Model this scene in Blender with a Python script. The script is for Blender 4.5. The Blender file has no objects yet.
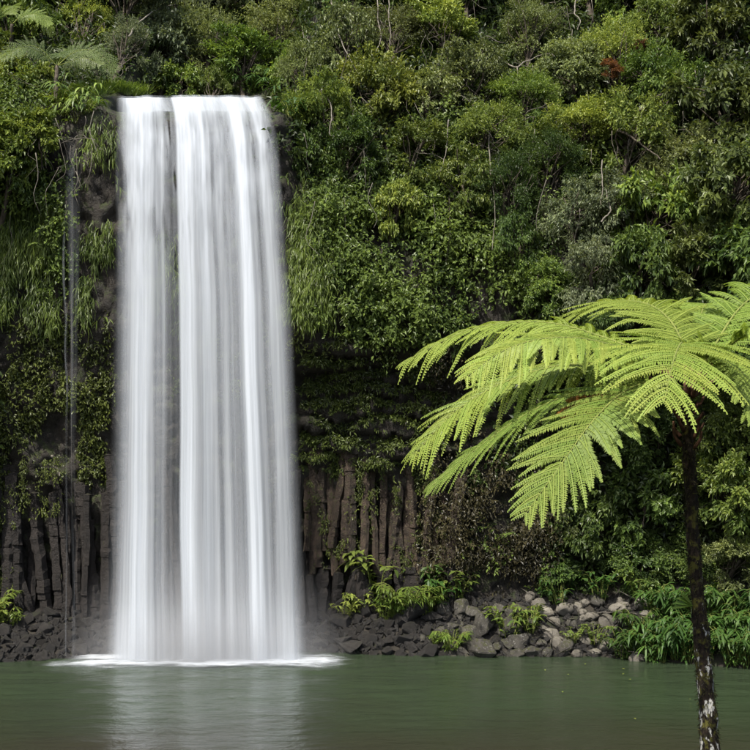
import bpy, bmesh, math, random
import numpy as np
from mathutils import Vector

# ------------------------------------------------------------------ camera, sky, sun, exposure
scene = bpy.context.scene
COL = scene.collection
CAM_H = 6.7          # eye height above the pool
FPX = 1252.0         # focal length in photo pixels (750 wide)
HOR = 450.0          # horizon row in the photo

cam_data = bpy.data.cameras.new('camera')
cam_data.sensor_width = 36.0
cam_data.lens = 36.0 * FPX / 750.0
cam_data.shift_y = (HOR - 375.0) / 750.0
cam_data.clip_start = 0.1
cam_data.clip_end = 600
cam = bpy.data.objects.new('camera', cam_data)
cam.location = (0, 0, CAM_H)
cam.rotation_euler = (math.radians(90), 0, 0)
COL.objects.link(cam)
scene.camera = cam

SUN_EL, SUN_AZ = 54.0, 210.0          # degrees; azimuth clockwise from +Y (behind the camera, a little left)
sd = Vector((math.sin(math.radians(SUN_AZ)) * math.cos(math.radians(SUN_EL)),
             math.cos(math.radians(SUN_AZ)) * math.cos(math.radians(SUN_EL)),
             math.sin(math.radians(SUN_EL))))
world = bpy.data.worlds.new('World')
scene.world = world
world.use_nodes = True
wn = world.node_tree.nodes
wn.clear()
sky = wn.new('ShaderNodeTexSky')
sky.sky_type = 'NISHITA'
sky.sun_disc = False
sky.sun_elevation = math.radians(SUN_EL)
sky.sun_rotation = math.radians(SUN_AZ)
sky.air_density = 1.0
sky.dust_density = 3.0
bg = wn.new('ShaderNodeBackground')
bg.inputs['Strength'].default_value = 0.12
wo = wn.new('ShaderNodeOutputWorld')
world.node_tree.links.new(sky.outputs[0], bg.inputs[0])
world.node_tree.links.new(bg.outputs[0], wo.inputs[0])

sun_data = bpy.data.lights.new('sun', 'SUN')
sun_data.energy = 3.6
sun_data.angle = math.radians(1.2)
sun_data.color = (1.0, 0.95, 0.86)
sun = bpy.data.objects.new('sun', sun_data)
sun.rotation_euler = (-sd).to_track_quat('-Z', 'Y').to_euler()
sun.location = (-20, -30, 60)
COL.objects.link(sun)

vs = scene.view_settings
vs.view_transform = 'Standard'
vs.look = 'None'
vs.exposure = 0.9
vs.gamma = 1.0
vs.use_curve_mapping = False
cy = scene.cycles
cy.use_denoising = True
cy.max_bounces = 6
cy.diffuse_bounces = 3
cy.glossy_bounces = 2
cy.transmission_bounces = 3
cy.transparent_max_bounces = 24
cy.caustics_reflective = False
cy.caustics_refractive = False

R = np.random.default_rng(11)
random.seed(5)


def P(px, py, Y):
    """photo pixel at distance Y -> world point"""
    return np.array([(px - 375.0) / FPX * Y, Y, CAM_H + (HOR - py) / FPX * Y])


# ------------------------------------------------------------------ noise
def _h(ix, iy, iz):
    v = np.sin(ix * 127.1 + iy * 311.7 + iz * 74.7) * 43758.5453
    return v - np.floor(v)


def vnoise(x, y, z=0.0):
    x, y, z = np.broadcast_arrays(np.asarray(x, float), np.asarray(y, float), np.asarray(z, float))
    ix, iy, iz = np.floor(x), np.floor(y), np.floor(z)
    fx, fy, fz = x - ix, y - iy, z - iz
    fx, fy, fz = [f * f * (3 - 2 * f) for f in (fx, fy, fz)]
    r = 0
    for a in (0, 1):
        for b in (0, 1):
            for c in (0, 1):
                w = (fx if a else 1 - fx) * (fy if b else 1 - fy) * (fz if c else 1 - fz)
                r = r + w * _h(ix + a, iy + b, iz + c)
    return r


def fbm(x, y, z=0.0, o=4):
    r, a, s = 0, 0.5, 1.0
    for k in range(o):
        r = r + a * vnoise(np.asarray(x) * s + 17.3 * k, np.asarray(y) * s + 5.1 * k, np.asarray(z) * s + 9.7 * k)
        a *= 0.5
        s *= 2.03
    return r / (1 - 0.5 ** o)


def sstep(a, b, x):
    t = np.clip((np.asarray(x, float) - a) / (b - a), 0, 1)
    return t * t * (3 - 2 * t)


def norm(v):
    return v / (np.linalg.norm(v, axis=-1, keepdims=True) + 1e-9)


# ------------------------------------------------------------------ object helpers
def link(o, parent=None, label=None, cat=None, group=None, kind=None):
    COL.objects.link(o)
    if parent is not None:
        o.parent = parent
    if label:
        o['label'] = label
    if cat:
        o['category'] = cat
    if group:
        o['group'] = group
    if kind:
        o['kind'] = kind
    return o


def empty(name, loc, label, cat, group=None):
    o = bpy.data.objects.new(name, None)
    o.empty_display_size = 0.3
    o.location = loc
    return link(o, None, label, cat, group)


def mesh_from(name, V, F, smooth=False, attrs=None):
    """V (n,3); F an int array (m,3) or (m,4) or a list of such arrays; attrs: dict of per-vertex floats"""
    me = bpy.data.meshes.new(name)
    Fs = F if isinstance(F, list) else [F]
    Fs = [np.asarray(f, np.int32) for f in Fs if len(f)]
    loops = np.concatenate([f.ravel() for f in Fs])
    sizes = np.concatenate([np.full(len(f), f.shape[1], np.int32) for f in Fs])
    starts = np.concatenate([[0], np.cumsum(sizes)[:-1]]).astype(np.int32)
    me.vertices.add(len(V))
    me.vertices.foreach_set('co', np.asarray(V, np.float32).ravel())
    me.loops.add(len(loops))
    me.loops.foreach_set('vertex_index', loops)
    me.polygons.add(len(sizes))
    me.polygons.foreach_set('loop_start', starts)
    try:
        me.polygons.foreach_set('loop_total', sizes)
    except Exception:
        pass
    me.update(calc_edges=True)
    me.validate()
    me.polygons.foreach_set('use_smooth', np.full(len(me.polygons), smooth))
    for k, a in (attrs or {}).items():
        at = me.attributes.new(k, 'FLOAT', 'POINT')
        at.data.foreach_set('value', np.asarray(a, np.float32))
    return me


def obj(name, me, mat, parent=None, **kw):
    if mat is not None and len(me.materials) == 0:
        me.materials.append(mat)
    o = bpy.data.objects.new(name, me)
    link(o, parent, **kw)
    if mat is not None and o.material_slots[0].material != mat:
        o.material_slots[0].link = 'OBJECT'
        o.material_slots[0].material = mat
    return o


def grid_faces(nr, nc):
    i = np.arange((nr - 1) * (nc - 1))
    r, c = i // (nc - 1), i % (nc - 1)
    a = r * nc + c
    return np.stack([a, a + 1, a + nc + 1, a + nc], 1)


def tube(path, rad, sides=6, jitter=0.0, seed=0):
    path = np.asarray(path, float)
    n = len(path)
    rad = np.broadcast_to(np.asarray(rad, float), (n,))
    T = norm(np.gradient(path, axis=0))
    ref = np.array([0.0, 1.0, 0.0]) if abs(T[:, 1]).mean() < 0.8 else np.array([1.0, 0, 0])
    S = norm(np.cross(T, ref))
    U = np.cross(S, T)
    a = np.linspace(0, 2 * math.pi, sides, endpoint=False)
    rr = rad[:, None] * np.ones((1, sides))
    if jitter:
        rr = rr * (1 + jitter * (np.random.default_rng(seed).random((n, sides)) - 0.5) * 2)
    V = path[:, None, :] + rr[..., None] * (np.cos(a)[None, :, None] * S[:, None, :] + np.sin(a)[None, :, None] * U[:, None, :])
    V = V.reshape(-1, 3)
    F = []
    for i in range(n - 1):
        for k in range(sides):
            k2 = (k + 1) % sides
            F.append((i * sides + k, i * sides + k2, (i + 1) * sides + k2, (i + 1) * sides + k))
    V = np.vstack([V, path[0], path[-1]])
    b, t = n * sides, n * sides + 1
    T3 = [(b, (k + 1) % sides, k) for k in range(sides)] + \
         [(t, (n - 1) * sides + k, (n - 1) * sides + (k + 1) % sides) for k in range(sides)]
    return V, np.array(F), np.array(T3)


def join(parts):
    """parts: list of (V, F...) -> V, [quads], [tris]"""
    Vs, Q, T, n = [], [], [], 0
    for p in parts:
        Vs.append(p[0])
        for f in p[1:]:
            f = np.asarray(f)
            (Q if f.shape[1] == 4 else T).append(f + n)
        n += len(p[0])
    return np.vstack(Vs), [np.vstack(x) for x in (Q, T) if x]


def spline(pts, n):
    p = np.asarray(pts, float)
    p = np.vstack([2 * p[0] - p[1], p, 2 * p[-1] - p[-2]])
    m = len(p) - 3
    out = []
    for t in np.linspace(0, m, n):
        i = min(int(t), m - 1)
        f = t - i
        a, b, c, d = p[i:i + 4]
        out.append(0.5 * (2 * b + (c - a) * f + (2 * a - 5 * b + 4 * c - d) * f * f + (3 * b - a - 3 * c + d) * f ** 3))
    return np.array(out)


def leaf_geo(base, d, nrm, L, W, curl=0.15, fold=0.22):
    """folded pointed leaves: 4 vertices, 2 triangles each"""
    n = len(base)
    d = norm(d)
    s = norm(np.cross(d, nrm))
    u = np.cross(s, d)
    L = np.broadcast_to(L, (n,))[:, None]
    W = np.broadcast_to(W, (n,))[:, None]
    mid = base + d * L * 0.45
    V = np.stack([base, mid + s * W / 2 + u * W * fold, base + d * L - u * L * curl, mid - s * W / 2 + u * W * fold], 1).reshape(-1, 3)
    i = np.arange(n)[:, None] * 4
    F = np.concatenate([i + np.array([[0, 1, 2]]), i + np.array([[0, 2, 3]])], 0)
    return V, F


def blade_geo(base, d, nrm, L, W, droop=0.35):
    """longer drooping leaves: 6 vertices, 4 triangles each"""
    n = len(base)
    d = norm(d)
    s = norm(np.cross(d, nrm))
    L = np.broadcast_to(L, (n,))[:, None]
    W = np.broadcast_to(W, (n,))[:, None]
    dn = np.array([[0, 0, -1.0]])
    p1 = base + d * L * 0.33 + dn * L * droop * 0.08
    p2 = base + d * L * 0.68 + dn * L * droop * 0.42
    p3 = base + d * L * 0.95 + dn * L * droop
    V = np.stack([base, p1 + s * W / 2, p1 - s * W / 2, p2 + s * W * 0.42, p2 - s * W * 0.42, p3], 1).reshape(-1, 3)
    i = np.arange(n)[:, None] * 6
    F = np.concatenate([i + np.array([a]) for a in ((0, 1, 2), (1, 3, 2), (2, 3, 4), (3, 5, 4))], 0)
    return V, F


def rand_dirs(n, rng=R):
    return norm(rng.normal(size=(n, 3)))


# ------------------------------------------------------------------ materials
def new_mat(name):
    m = bpy.data.materials.new(name)
    m.use_nodes = True
    nt = m.node_tree
    nt.nodes.clear()
    out = nt.nodes.new('ShaderNodeOutputMaterial')
    return m, nt, nt.nodes, nt.links, out


def ramp(nodes, stops, interp='LINEAR'):
    r = nodes.new('ShaderNodeValToRGB')
    r.color_ramp.interpolation = interp
    e = r.color_ramp.elements
    while len(e) > 1:
        e.remove(e[-1])
    e[0].position, e[0].color = stops[0][0], (*stops[0][1], 1)
    for p, c in stops[1:]:
        x = e.new(p)
        x.color = (*c, 1)
    return r


def leaf_mat(name, dark, light, transl=0.35, rough=0.42, spec=0.35, vary=0.25):
    m, nt, N, Lk, out = new_mat(name)
    at = N.new('ShaderNodeAttribute')
    at.attribute_name = 'tint'
    mid = tuple(0.5 * (a + b) for a, b in zip(dark, light))
    rp = ramp(N, [(0.0, dark), (0.6, mid), (1.0, light)])
    Lk.new(at.outputs['Fac'], rp.inputs[0])
    oi = N.new('ShaderNodeObjectInfo')
    hs = N.new('ShaderNodeHueSaturation')
    mh = N.new('ShaderNodeMapRange')
    mh.inputs[3].default_value = 0.485
    mh.inputs[4].default_value = 0.507
    Lk.new(oi.outputs['Random'], mh.inputs[0])
    Lk.new(mh.outputs[0], hs.inputs['Hue'])
    mv = N.new('ShaderNodeMapRange')
    mv.inputs[3].default_value = 1 - vary
    mv.inputs[4].default_value = 1 + vary
    ml = N.new('ShaderNodeMath')
    ml.operation = 'FRACT'
    mm = N.new('ShaderNodeMath')
    mm.operation = 'MULTIPLY'
    mm.inputs[1].default_value = 7.31
    Lk.new(oi.outputs['Random'], mm.inputs[0])
    Lk.new(mm.outputs[0], ml.inputs[0])
    Lk.new(ml.outputs[0], mv.inputs[0])
    Lk.new(mv.outputs[0], hs.inputs['Value'])
    Lk.new(rp.outputs[0], hs.inputs['Color'])
    pb = N.new('ShaderNodeBsdfPrincipled')
    pb.inputs['Roughness'].default_value = rough
    pb.inputs['Specular IOR Level'].default_value = spec
    Lk.new(hs.outputs[0], pb.inputs['Base Color'])
    tr = N.new('ShaderNodeBsdfTranslucent')
    mx = N.new('ShaderNodeMix')
    mx.data_type = 'RGBA'
    mx.blend_type = 'MULTIPLY'
    mx.inputs[0].default_value = 1.0
    mx.inputs[7].default_value = (1.25, 1.2, 0.6, 1)
    Lk.new(hs.outputs[0], mx.inputs[6])
    Lk.new(mx.outputs[2], tr.inputs[0])
    ms = N.new('ShaderNodeMixShader')
    ms.inputs[0].default_value = transl
    Lk.new(pb.outputs[0], ms.inputs[1])
    Lk.new(tr.outputs[0], ms.inputs[2])
    Lk.new(ms.outputs[0], out.inputs[0])
    return m


M = {}
M['leaf_yellow'] = leaf_mat('leaf_yellow', (0.095, 0.15, 0.03), (0.36, 0.42, 0.085))
M['leaf_green'] = leaf_mat('leaf_green', (0.065, 0.115, 0.026), (0.25, 0.325, 0.062))
M['leaf_deep'] = leaf_mat('leaf_deep', (0.034, 0.068, 0.019), (0.14, 0.21, 0.045))
M['leaf_olive'] = leaf_mat('leaf_olive', (0.085, 0.11, 0.042), (0.29, 0.335, 0.115))
M['leaf_grey'] = leaf_mat('leaf_grey', (0.08, 0.105, 0.06), (0.25, 0.295, 0.15))
M['leaf_brown'] = leaf_mat('leaf_brown', (0.045, 0.068, 0.021), (0.18, 0.225, 0.06))
M['leaf_rust'] = leaf_mat('leaf_rust', (0.11, 0.05, 0.02), (0.26, 0.10, 0.03))
M['hang'] = leaf_mat('hanging_fern_leaf', (0.028, 0.055, 0.010), (0.15, 0.21, 0.036), vary=0.0)
M['moss'] = leaf_mat('moss_leaf', (0.024, 0.036, 0.010), (0.13, 0.165, 0.035), vary=0.0, transl=0.2)
M['ivy'] = leaf_mat('creeper_leaf', (0.030, 0.058, 0.016), (0.20, 0.265, 0.055), vary=0.0)
M['drycreeper'] = leaf_mat('dry_creeper_leaf', (0.012, 0.012, 0.006), (0.075, 0.064, 0.028), vary=0.0, transl=0.15)
M['under'] = leaf_mat('undergrowth_leaf_shaded', (0.012, 0.026, 0.008), (0.075, 0.11, 0.025), vary=0.0)  # leaf colour darkened to paint deep shade into the gaps between crowns
M['ginger'] = leaf_mat('ginger_leaf', (0.022, 0.062, 0.012), (0.085, 0.165, 0.03), rough=0.5)
M['lime'] = leaf_mat('lime_leaf', (0.065, 0.125, 0.02), (0.20, 0.29, 0.05))
M['lime_grass'] = leaf_mat('tussock_grass', (0.05, 0.10, 0.018), (0.17, 0.25, 0.05))
M['palefrond'] = leaf_mat('pale_frond_leaf', (0.06, 0.10, 0.03), (0.17, 0.22, 0.07))
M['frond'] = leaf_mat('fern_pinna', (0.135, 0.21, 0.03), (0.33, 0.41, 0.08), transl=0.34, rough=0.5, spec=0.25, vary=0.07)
M['frond_shaded'] = leaf_mat('fern_pinna_shaded', (0.10, 0.17, 0.026), (0.27, 0.34, 0.075), transl=0.34, rough=0.5, spec=0.25, vary=0.07)  # darker copy of the frond green: shade painted into the drooping fronds' colour
M['trunk_moss'] = leaf_mat('trunk_moss', (0.010, 0.008, 0.004), (0.085, 0.08, 0.018), vary=0.0, transl=0.15, rough=0.8)
M['frond_dead'] = leaf_mat('fern_pinna_dead', (0.16, 0.07, 0.015), (0.36, 0.17, 0.03), transl=0.3, rough=0.6, vary=0.1)


def bark_mat(name, c1, c2, c3=None, scale=3.0, patch=0.62):
    m, nt, N, Lk, out = new_mat(name)
    tc = N.new('ShaderNodeTexCoord')
    mp = N.new('ShaderNodeMapping')
    mp.inputs['Scale'].default_value = (1, 1, 0.35)
    Lk.new(tc.outputs['Object'], mp.inputs[0])
    n1 = N.new('ShaderNodeTexNoise')
    n1.inputs['Scale'].default_value = scale * 4
    n1.inputs['Detail'].default_value = 6
    Lk.new(mp.outputs[0], n1.inputs[0])
    r1 = ramp(N, [(0.3, c1), (0.7, c2)])
    Lk.new(n1.outputs[0], r1.inputs[0])
    col = r1.outputs[0]
    if c3:
        n2 = N.new('ShaderNodeTexNoise')
        n2.inputs['Scale'].default_value = scale * 2.3
        n2.inputs['Detail'].default_value = 5
        n2.inputs['Roughness'].default_value = 0.65
        Lk.new(tc.outputs['Object'], n2.inputs[0])
        r2 = ramp(N, [(patch, (0, 0, 0)), (patch + 0.05, (1, 1, 1))])
        Lk.new(n2.outputs[0], r2.inputs[0])
        mx = N.new('ShaderNodeMix')
        mx.data_type = 'RGBA'
        Lk.new(r2.outputs[0], mx.inputs[0])
        Lk.new(col, mx.inputs[6])
        mx.inputs[7].default_value = (*c3, 1)
        col = mx.outputs[2]
    pb = N.new('ShaderNodeBsdfPrincipled')
    pb.inputs['Roughness'].default_value = 0.85
    pb.inputs['Specular IOR Level'].default_value = 0.2
    bp = N.new('ShaderNodeBump')
    bp.inputs['Strength'].default_value = 0.6
    bp.inputs['Distance'].default_value = 0.02
    Lk.new(n1.outputs[0], bp.inputs['Height'])
    Lk.new(bp.outputs[0], pb.inputs['Normal'])
    Lk.new(col, pb.inputs['Base Color'])
    Lk.new(pb.outputs[0], out.inputs[0])
    return m


M['bark'] = bark_mat('bark', (0.03, 0.024, 0.018), (0.11, 0.092, 0.07))
M['bark_pale'] = bark_mat('bark_pale', (0.09, 0.08, 0.062), (0.24, 0.215, 0.18))
M['rachis'] = bark_mat('fern_rachis', (0.10, 0.13, 0.03), (0.22, 0.24, 0.06), scale=8)
M['stipe'] = bark_mat('fern_stipe', (0.035, 0.018, 0.012), (0.12, 0.06, 0.035), scale=8)


def rock_mat(name, c1, c2, c3=None, moss=None, rough=0.6, moss_amt=0.5, scale=1.6, dry=None):
    m, nt, N, Lk, out = new_mat(name)
    tc = N.new('ShaderNodeTexCoord')
    oi = N.new('ShaderNodeObjectInfo')
    vm = N.new('ShaderNodeVectorMath')
    vm.operation = 'ADD'
    sc_ = N.new('ShaderNodeVectorMath')
    sc_.operation = 'SCALE'
    sc_.inputs[0].default_value = (13.1, 7.7, 3.3)
    Lk.new(oi.outputs['Random'], sc_.inputs['Scale'])
    Lk.new(tc.outputs['Object'], vm.inputs[0])
    Lk.new(sc_.outputs[0], vm.inputs[1])
    n1 = N.new('ShaderNodeTexNoise')
    n1.inputs['Scale'].default_value = scale
    n1.inputs['Detail'].default_value = 10
    n1.inputs['Roughness'].default_value = 0.74
    Lk.new(vm.outputs[0], n1.inputs[0])
    stops = [(0.3, c1), (0.62, c2)] + ([(0.8, c3)] if c3 else [])
    r1 = ramp(N, stops)
    Lk.new(n1.outputs[0], r1.inputs[0])
    hs = N.new('ShaderNodeHueSaturation')
    mv = N.new('ShaderNodeMapRange')
    mv.inputs[3].default_value = 0.65
    mv.inputs[4].default_value = 1.35
    Lk.new(oi.outputs['Random'], mv.inputs[0])
    Lk.new(mv.outputs[0], hs.inputs['Value'])
    Lk.new(r1.outputs[0], hs.inputs['Color'])
    col = hs.outputs[0]
    if moss:
        n2 = N.new('ShaderNodeTexNoise')
        n2.inputs['Scale'].default_value = scale * 1.7
        n2.inputs['Detail'].default_value = 7
        n2.inputs['Roughness'].default_value = 0.7
        Lk.new(vm.outputs[0], n2.inputs[0])
        ge = N.new('ShaderNodeNewGeometry')
        sx = N.new('ShaderNodeSeparateXYZ')
        Lk.new(ge.outputs['Normal'], sx.inputs[0])
        ad = N.new('ShaderNodeMath')
        ad.operation = 'MULTIPLY_ADD'
        Lk.new(sx.outputs[2], ad.inputs[0])
        ad.inputs[1].default_value = 0.14
        Lk.new(n2.outputs[0], ad.inputs[2])
        r2 = ramp(N, [(1 - moss_amt, (0, 0, 0)), (1.12 - moss_amt, (1, 1, 1))])
        Lk.new(ad.outputs[0], r2.inputs[0])
        mx = N.new('ShaderNodeMix')
        mx.data_type = 'RGBA'
        Lk.new(r2.outputs[0], mx.inputs[0])
        Lk.new(col, mx.inputs[6])
        mx.inputs[7].default_value = (*moss, 1)
        col = mx.outputs[2]
    if dry:
        n3 = N.new('ShaderNodeTexNoise')
        n3.inputs['Scale'].default_value = scale * 3.1
        n3.inputs['Detail'].default_value = 6
        n3.inputs['Roughness'].default_value = 0.7
        Lk.new(vm.outputs[0], n3.inputs[0])
        r3 = ramp(N, [(0.58, (0, 0, 0)), (0.66, (1, 1, 1))])
        Lk.new(n3.outputs[0], r3.inputs[0])
        mx = N.new('ShaderNodeMix')
        mx.data_type = 'RGBA'
        Lk.new(r3.outputs[0], mx.inputs[0])
        Lk.new(col, mx.inputs[6])
        mx.inputs[7].default_value = (*dry, 1)
        col = mx.outputs[2]
    pb = N.new('ShaderNodeBsdfPrincipled')
    pb.inputs['Roughness'].default_value = rough
    pb.inputs['Specular IOR Level'].default_value = 0.4
    nb = N.new('ShaderNodeTexNoise')
    nb.inputs['Scale'].default_value = scale * 6
    nb.inputs['Detail'].default_value = 8
    nb.inputs['Roughness'].default_value = 0.7
    Lk.new(vm.outputs[0], nb.inputs[0])
    bp = N.new('ShaderNodeBump')
    bp.inputs['Strength'].default_value = 0.9
    bp.inputs['Distance'].default_value = 0.11
    Lk.new(nb.outputs[0], bp.inputs['Height'])
    Lk.new(bp.outputs[0], pb.inputs['Normal'])
    Lk.new(col, pb.inputs['Base Color'])
    Lk.new(pb.outputs[0], out.inputs[0])
    return m


M['cliff'] = rock_mat('cliff_rock', (0.013, 0.011, 0.008), (0.042, 0.034, 0.025), (0.085, 0.066, 0.045), moss=(0.038, 0.048, 0.014), moss_amt=0.48)
M['column'] = rock_mat('basalt_column_rock', (0.008, 0.0065, 0.0055), (0.026, 0.0205, 0.017), (0.055, 0.043, 0.035), moss=(0.035, 0.035, 0.014), moss_amt=0.36, scale=2.2)
M['column_warm'] = rock_mat('basalt_column_warm', (0.012, 0.008, 0.005), (0.065, 0.044, 0.03), (0.15, 0.105, 0.07), moss=(0.06, 0.058, 0.02), moss_amt=0.46, scale=3.4, dry=(0.15, 0.12, 0.075))
M['boulder'] = rock_mat('boulder_dark', (0.016, 0.015, 0.014), (0.05, 0.046, 0.042), (0.10, 0.092, 0.082), rough=0.36, scale=3.2, moss=(0.035, 0.038, 0.014), moss_amt=0.34)
M['boulder_mid'] = rock_mat('boulder_mossy', (0.04, 0.036, 0.03), (0.12, 0.11, 0.092), (0.20, 0.19, 0.16), moss=(0.06, 0.065, 0.02), moss_amt=0.42, rough=0.6, scale=2.4, dry=(0.34, 0.33, 0.30))
M['boulder_pale'] = rock_mat('boulder_pale', (0.14, 0.125, 0.10), (0.29, 0.265, 0.22), (0.40, 0.375, 0.32), moss=(0.09, 0.095, 0.035), moss_amt=0.36, rough=0.8, scale=2.6)
M['ground'] = rock_mat('ground_soil', (0.010, 0.009, 0.007), (0.032, 0.027, 0.02), moss=(0.02, 0.026, 0.009), moss_amt=0.36, rough=0.9, scale=1.0)

# ------------------------------------------------------------------ the lie of the land
XS_Z_L = np.array([-3, 0, 2, 5, 6.5, 8, 10, 11, 13, 16, 17.3, 17.9, 18.3, 19, 21, 24, 30.])
XS_Y_L = np.array([43.3, 43.2, 43.0, 42.6, 42.4, 41.9, 41.3, 41.0, 40.9, 40.8, 40.7, 41.0, 41.6, 43.2, 46, 50, 58.])
XS_Z_F = np.array([-3, 0, 2, 5, 6.5, 8, 10, 11, 13, 16, 17.2, 17.6, 17.8, 17.95, 18.05, 19, 21, 24, 30.])
XS_Y_F = np.array([43.3, 43.2, 43.0, 42.6, 42.4, 41.9, 41.4, 41.2, 41.0, 40.75, 40.6, 40.75, 41.1, 42.2, 46, 47, 49, 52.5, 60.])
XS_Z_R = np.array([-3, 0, 2, 5, 6.3, 7.2, 8.4, 9.3, 10.1, 11, 13, 15, 17, 19, 21, 24, 30.])
XS_Y_R = np.array([43.8, 43.6, 43.4, 43.2, 42.8, 42.6, 42.4, 42.35, 41.15, 40.8, 40.85, 41.4, 42.5, 44.0, 46, 49, 56.])


def plan(X):
    X = np.asarray(X, float)
    return -0.06 * np.maximum(-11.0 - X, 0) ** 1.8 - 0.05 * np.maximum(X - 7.0, 0) ** 1.9


def wall_smooth(X, Z):
    X, Z = np.broadcast_arrays(np.asarray(X, float), np.asarray(Z, float))
    yl = np.interp(Z, XS_Z_L, XS_Y_L)
    yf = np.interp(Z, XS_Z_F, XS_Y_F)
    yr = np.interp(Z, XS_Z_R, XS_Y_R)
    f = sstep(-8.9, -8.3, X)
    r = sstep(-3.1, -2.2, X)
    return (yl * (1 - f) + yf * f) * (1 - r) + yr * r + plan(X)


def wall(X, Z):
    X, Z = np.broadcast_arrays(np.asarray(X, float), np.asarray(Z, float))
    y = wall_smooth(X, Z)
    y = y + 0.9 * (fbm(X * 0.35, Z * 0.35, 3.0) - 0.5) * (0.25 + 0.75 * sstep(4.5, 6.5, Z)) * (1 - 0.85 * sstep(17.2, 17.8, Z) * sstep(-8.9, -8.3, X) * (1 - sstep(-3.1, -2.2, X)))
    y = y + 0.35 * (fbm(X * 1.3, Z * 1.6, 8.0) - 0.5)
    rg = np.abs(fbm(X * 2.2, Z * 1.5, 6.0, 3) - 0.5)
    y = y + 0.22 * np.clip(1 - rg * 9, 0, 1) + 0.16 * (fbm(X * 4.2, Z * 3.4, 2.0, 2) - 0.5)
    # bedded ledges on the right, below the overhang
    led = sstep(-3.0, -2.0, X) * (1 - sstep(3.0, 5.0, X)) * sstep(5.8, 6.6, Z) * (1 - sstep(9.6, 10.4, Z))
    zz = Z * 1.7 + 3.2 * fbm(X * 0.45, Z * 0.5, 1.0, 3) + 0.5 * fbm(X * 2.5, Z * 1.0, 7.0, 2)
    y = y - led * (0.75 * (np.abs((zz % 1.0) - 0.5) < 0.33) * np.clip(2.6 * fbm(X * 0.9, np.floor(zz) * 3.7, 2.0) - 0.6, 0, 1.3) - 0.2)
    # rock lumps low on the left
    lum = (1 - sstep(-9.0, -8.4, X)) * sstep(4.2, 5.2, Z) * (1 - sstep(8.2, 9.4, Z))
    y = y - lum * 1.0 * np.maximum(fbm(X * 0.8 + Z * 0.5, Z * 0.45, 5.0) - 0.45, 0) * 2
    return y


SHX = np.array([-40, -30, -20, -13, -12, -9, -8.3, -2.6, -1.5, 0, 2.4, 7, 8.5, 11, 14, 20, 30, 40.])
SHY = np.array([8, 18, 33, 39.3, 39.6, 40.6, 41.5, 41.9, 41.5, 41.1, 40.8, 40.7, 39.9, 38.7, 36.8, 31, 18, 8.])


def shore(X):
    return np.interp(X, SHX, SHY)


def ground_z(X, Y):
    X, Y = np.broadcast_arrays(np.asarray(X, float), np.asarray(Y, float))
    t = Y - shore(X) + 0.5 * (fbm(X * 0.9, Y * 0.9, 4.0) - 0.5)
    far = np.where(t > 0, (0.42 + 0.30 * sstep(-8.0, -3.0, X)) * t, 0.55 * t)
    far = np.clip(far, -2.6, 2.6 + 0 * X)
    near = np.interp(Y, [-30, -6, 2, 9, 15, 20, 25, 30], [8.0, 5.6, 5.1, 3.6, 1.6, -0.5, -2.2, -3.0])
    near = near + 0.35 * (fbm(X * 0.5, Y * 0.5, 2.0) - 0.5) + 0.02 * np.abs(X)
    return np.maximum(far, near)


# ground sheet
nx, ny = 260, 240
gx = np.linspace(-60, 60, nx)
gy = np.linspace(-40, 47, ny)
GX, GY = np.meshgrid(gx, gy)
GZ = ground_z(GX, GY)
me = mesh_from('ground', np.stack([GX, GY, GZ], -1).reshape(-1, 3), grid_faces(ny, nx), True)
obj('ground', me, M['ground'], kind='structure')

# cliff sheet
cx = np.concatenate([np.arange(-34, -14, 0.4), np.arange(-14, 14, 0.11), np.arange(14, 34, 0.4)])
cz = np.concatenate([np.arange(-3, 18.6, 0.11), np.arange(18.6, 30, 0.35)])
CX, CZ = np.meshgrid(cx, cz)
CY = wall(CX, CZ)
me = mesh_from('cliff', np.stack([CX, CY, CZ], -1).reshape(-1, 3), grid_faces(len(cz), len(cx)), True)
cliff = obj('cliff', me, M['cliff'], kind='structure')

# hill above and beyond the cliff top
hx, hy = np.linspace(-60, 60, 60), np.linspace(54, 110, 30)
HX, HY = np.meshgrid(hx, hy)
HZ = 28.5 + (HY - 56) * 0.45 - 0.0 * HX + 3 * (fbm(HX * 0.06, HY * 0.06, 1.0) - 0.5)
me = mesh_from('hill', np.stack([HX, HY, HZ], -1).reshape(-1, 3), grid_faces(30, 60), True)
obj('hill', me, M['ground'], kind='structure')

# ------------------------------------------------------------------ pool
m, nt, N, Lk, out = new_mat('pool_water')
tc = N.new('ShaderNodeTexCoord')
mp = N.new('ShaderNodeMapping')
mp.inputs['Scale'].default_value = (0.55, 1.0, 1.0)
Lk.new(tc.outputs['Object'], mp.inputs[0])
n1 = N.new('ShaderNodeTexNoise')
n1.inputs['Scale'].default_value = 2.2
n1.inputs['Detail'].default_value = 8
n1.inputs['Roughness'].default_value = 0.55
Lk.new(mp.outputs[0], n1.inputs[0])
bp = N.new('ShaderNodeBump')
bp.inputs['Strength'].default_value = 0.5
bp.inputs['Distance'].default_value = 0.13
Lk.new(n1.outputs[0], bp.inputs['Height'])
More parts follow.
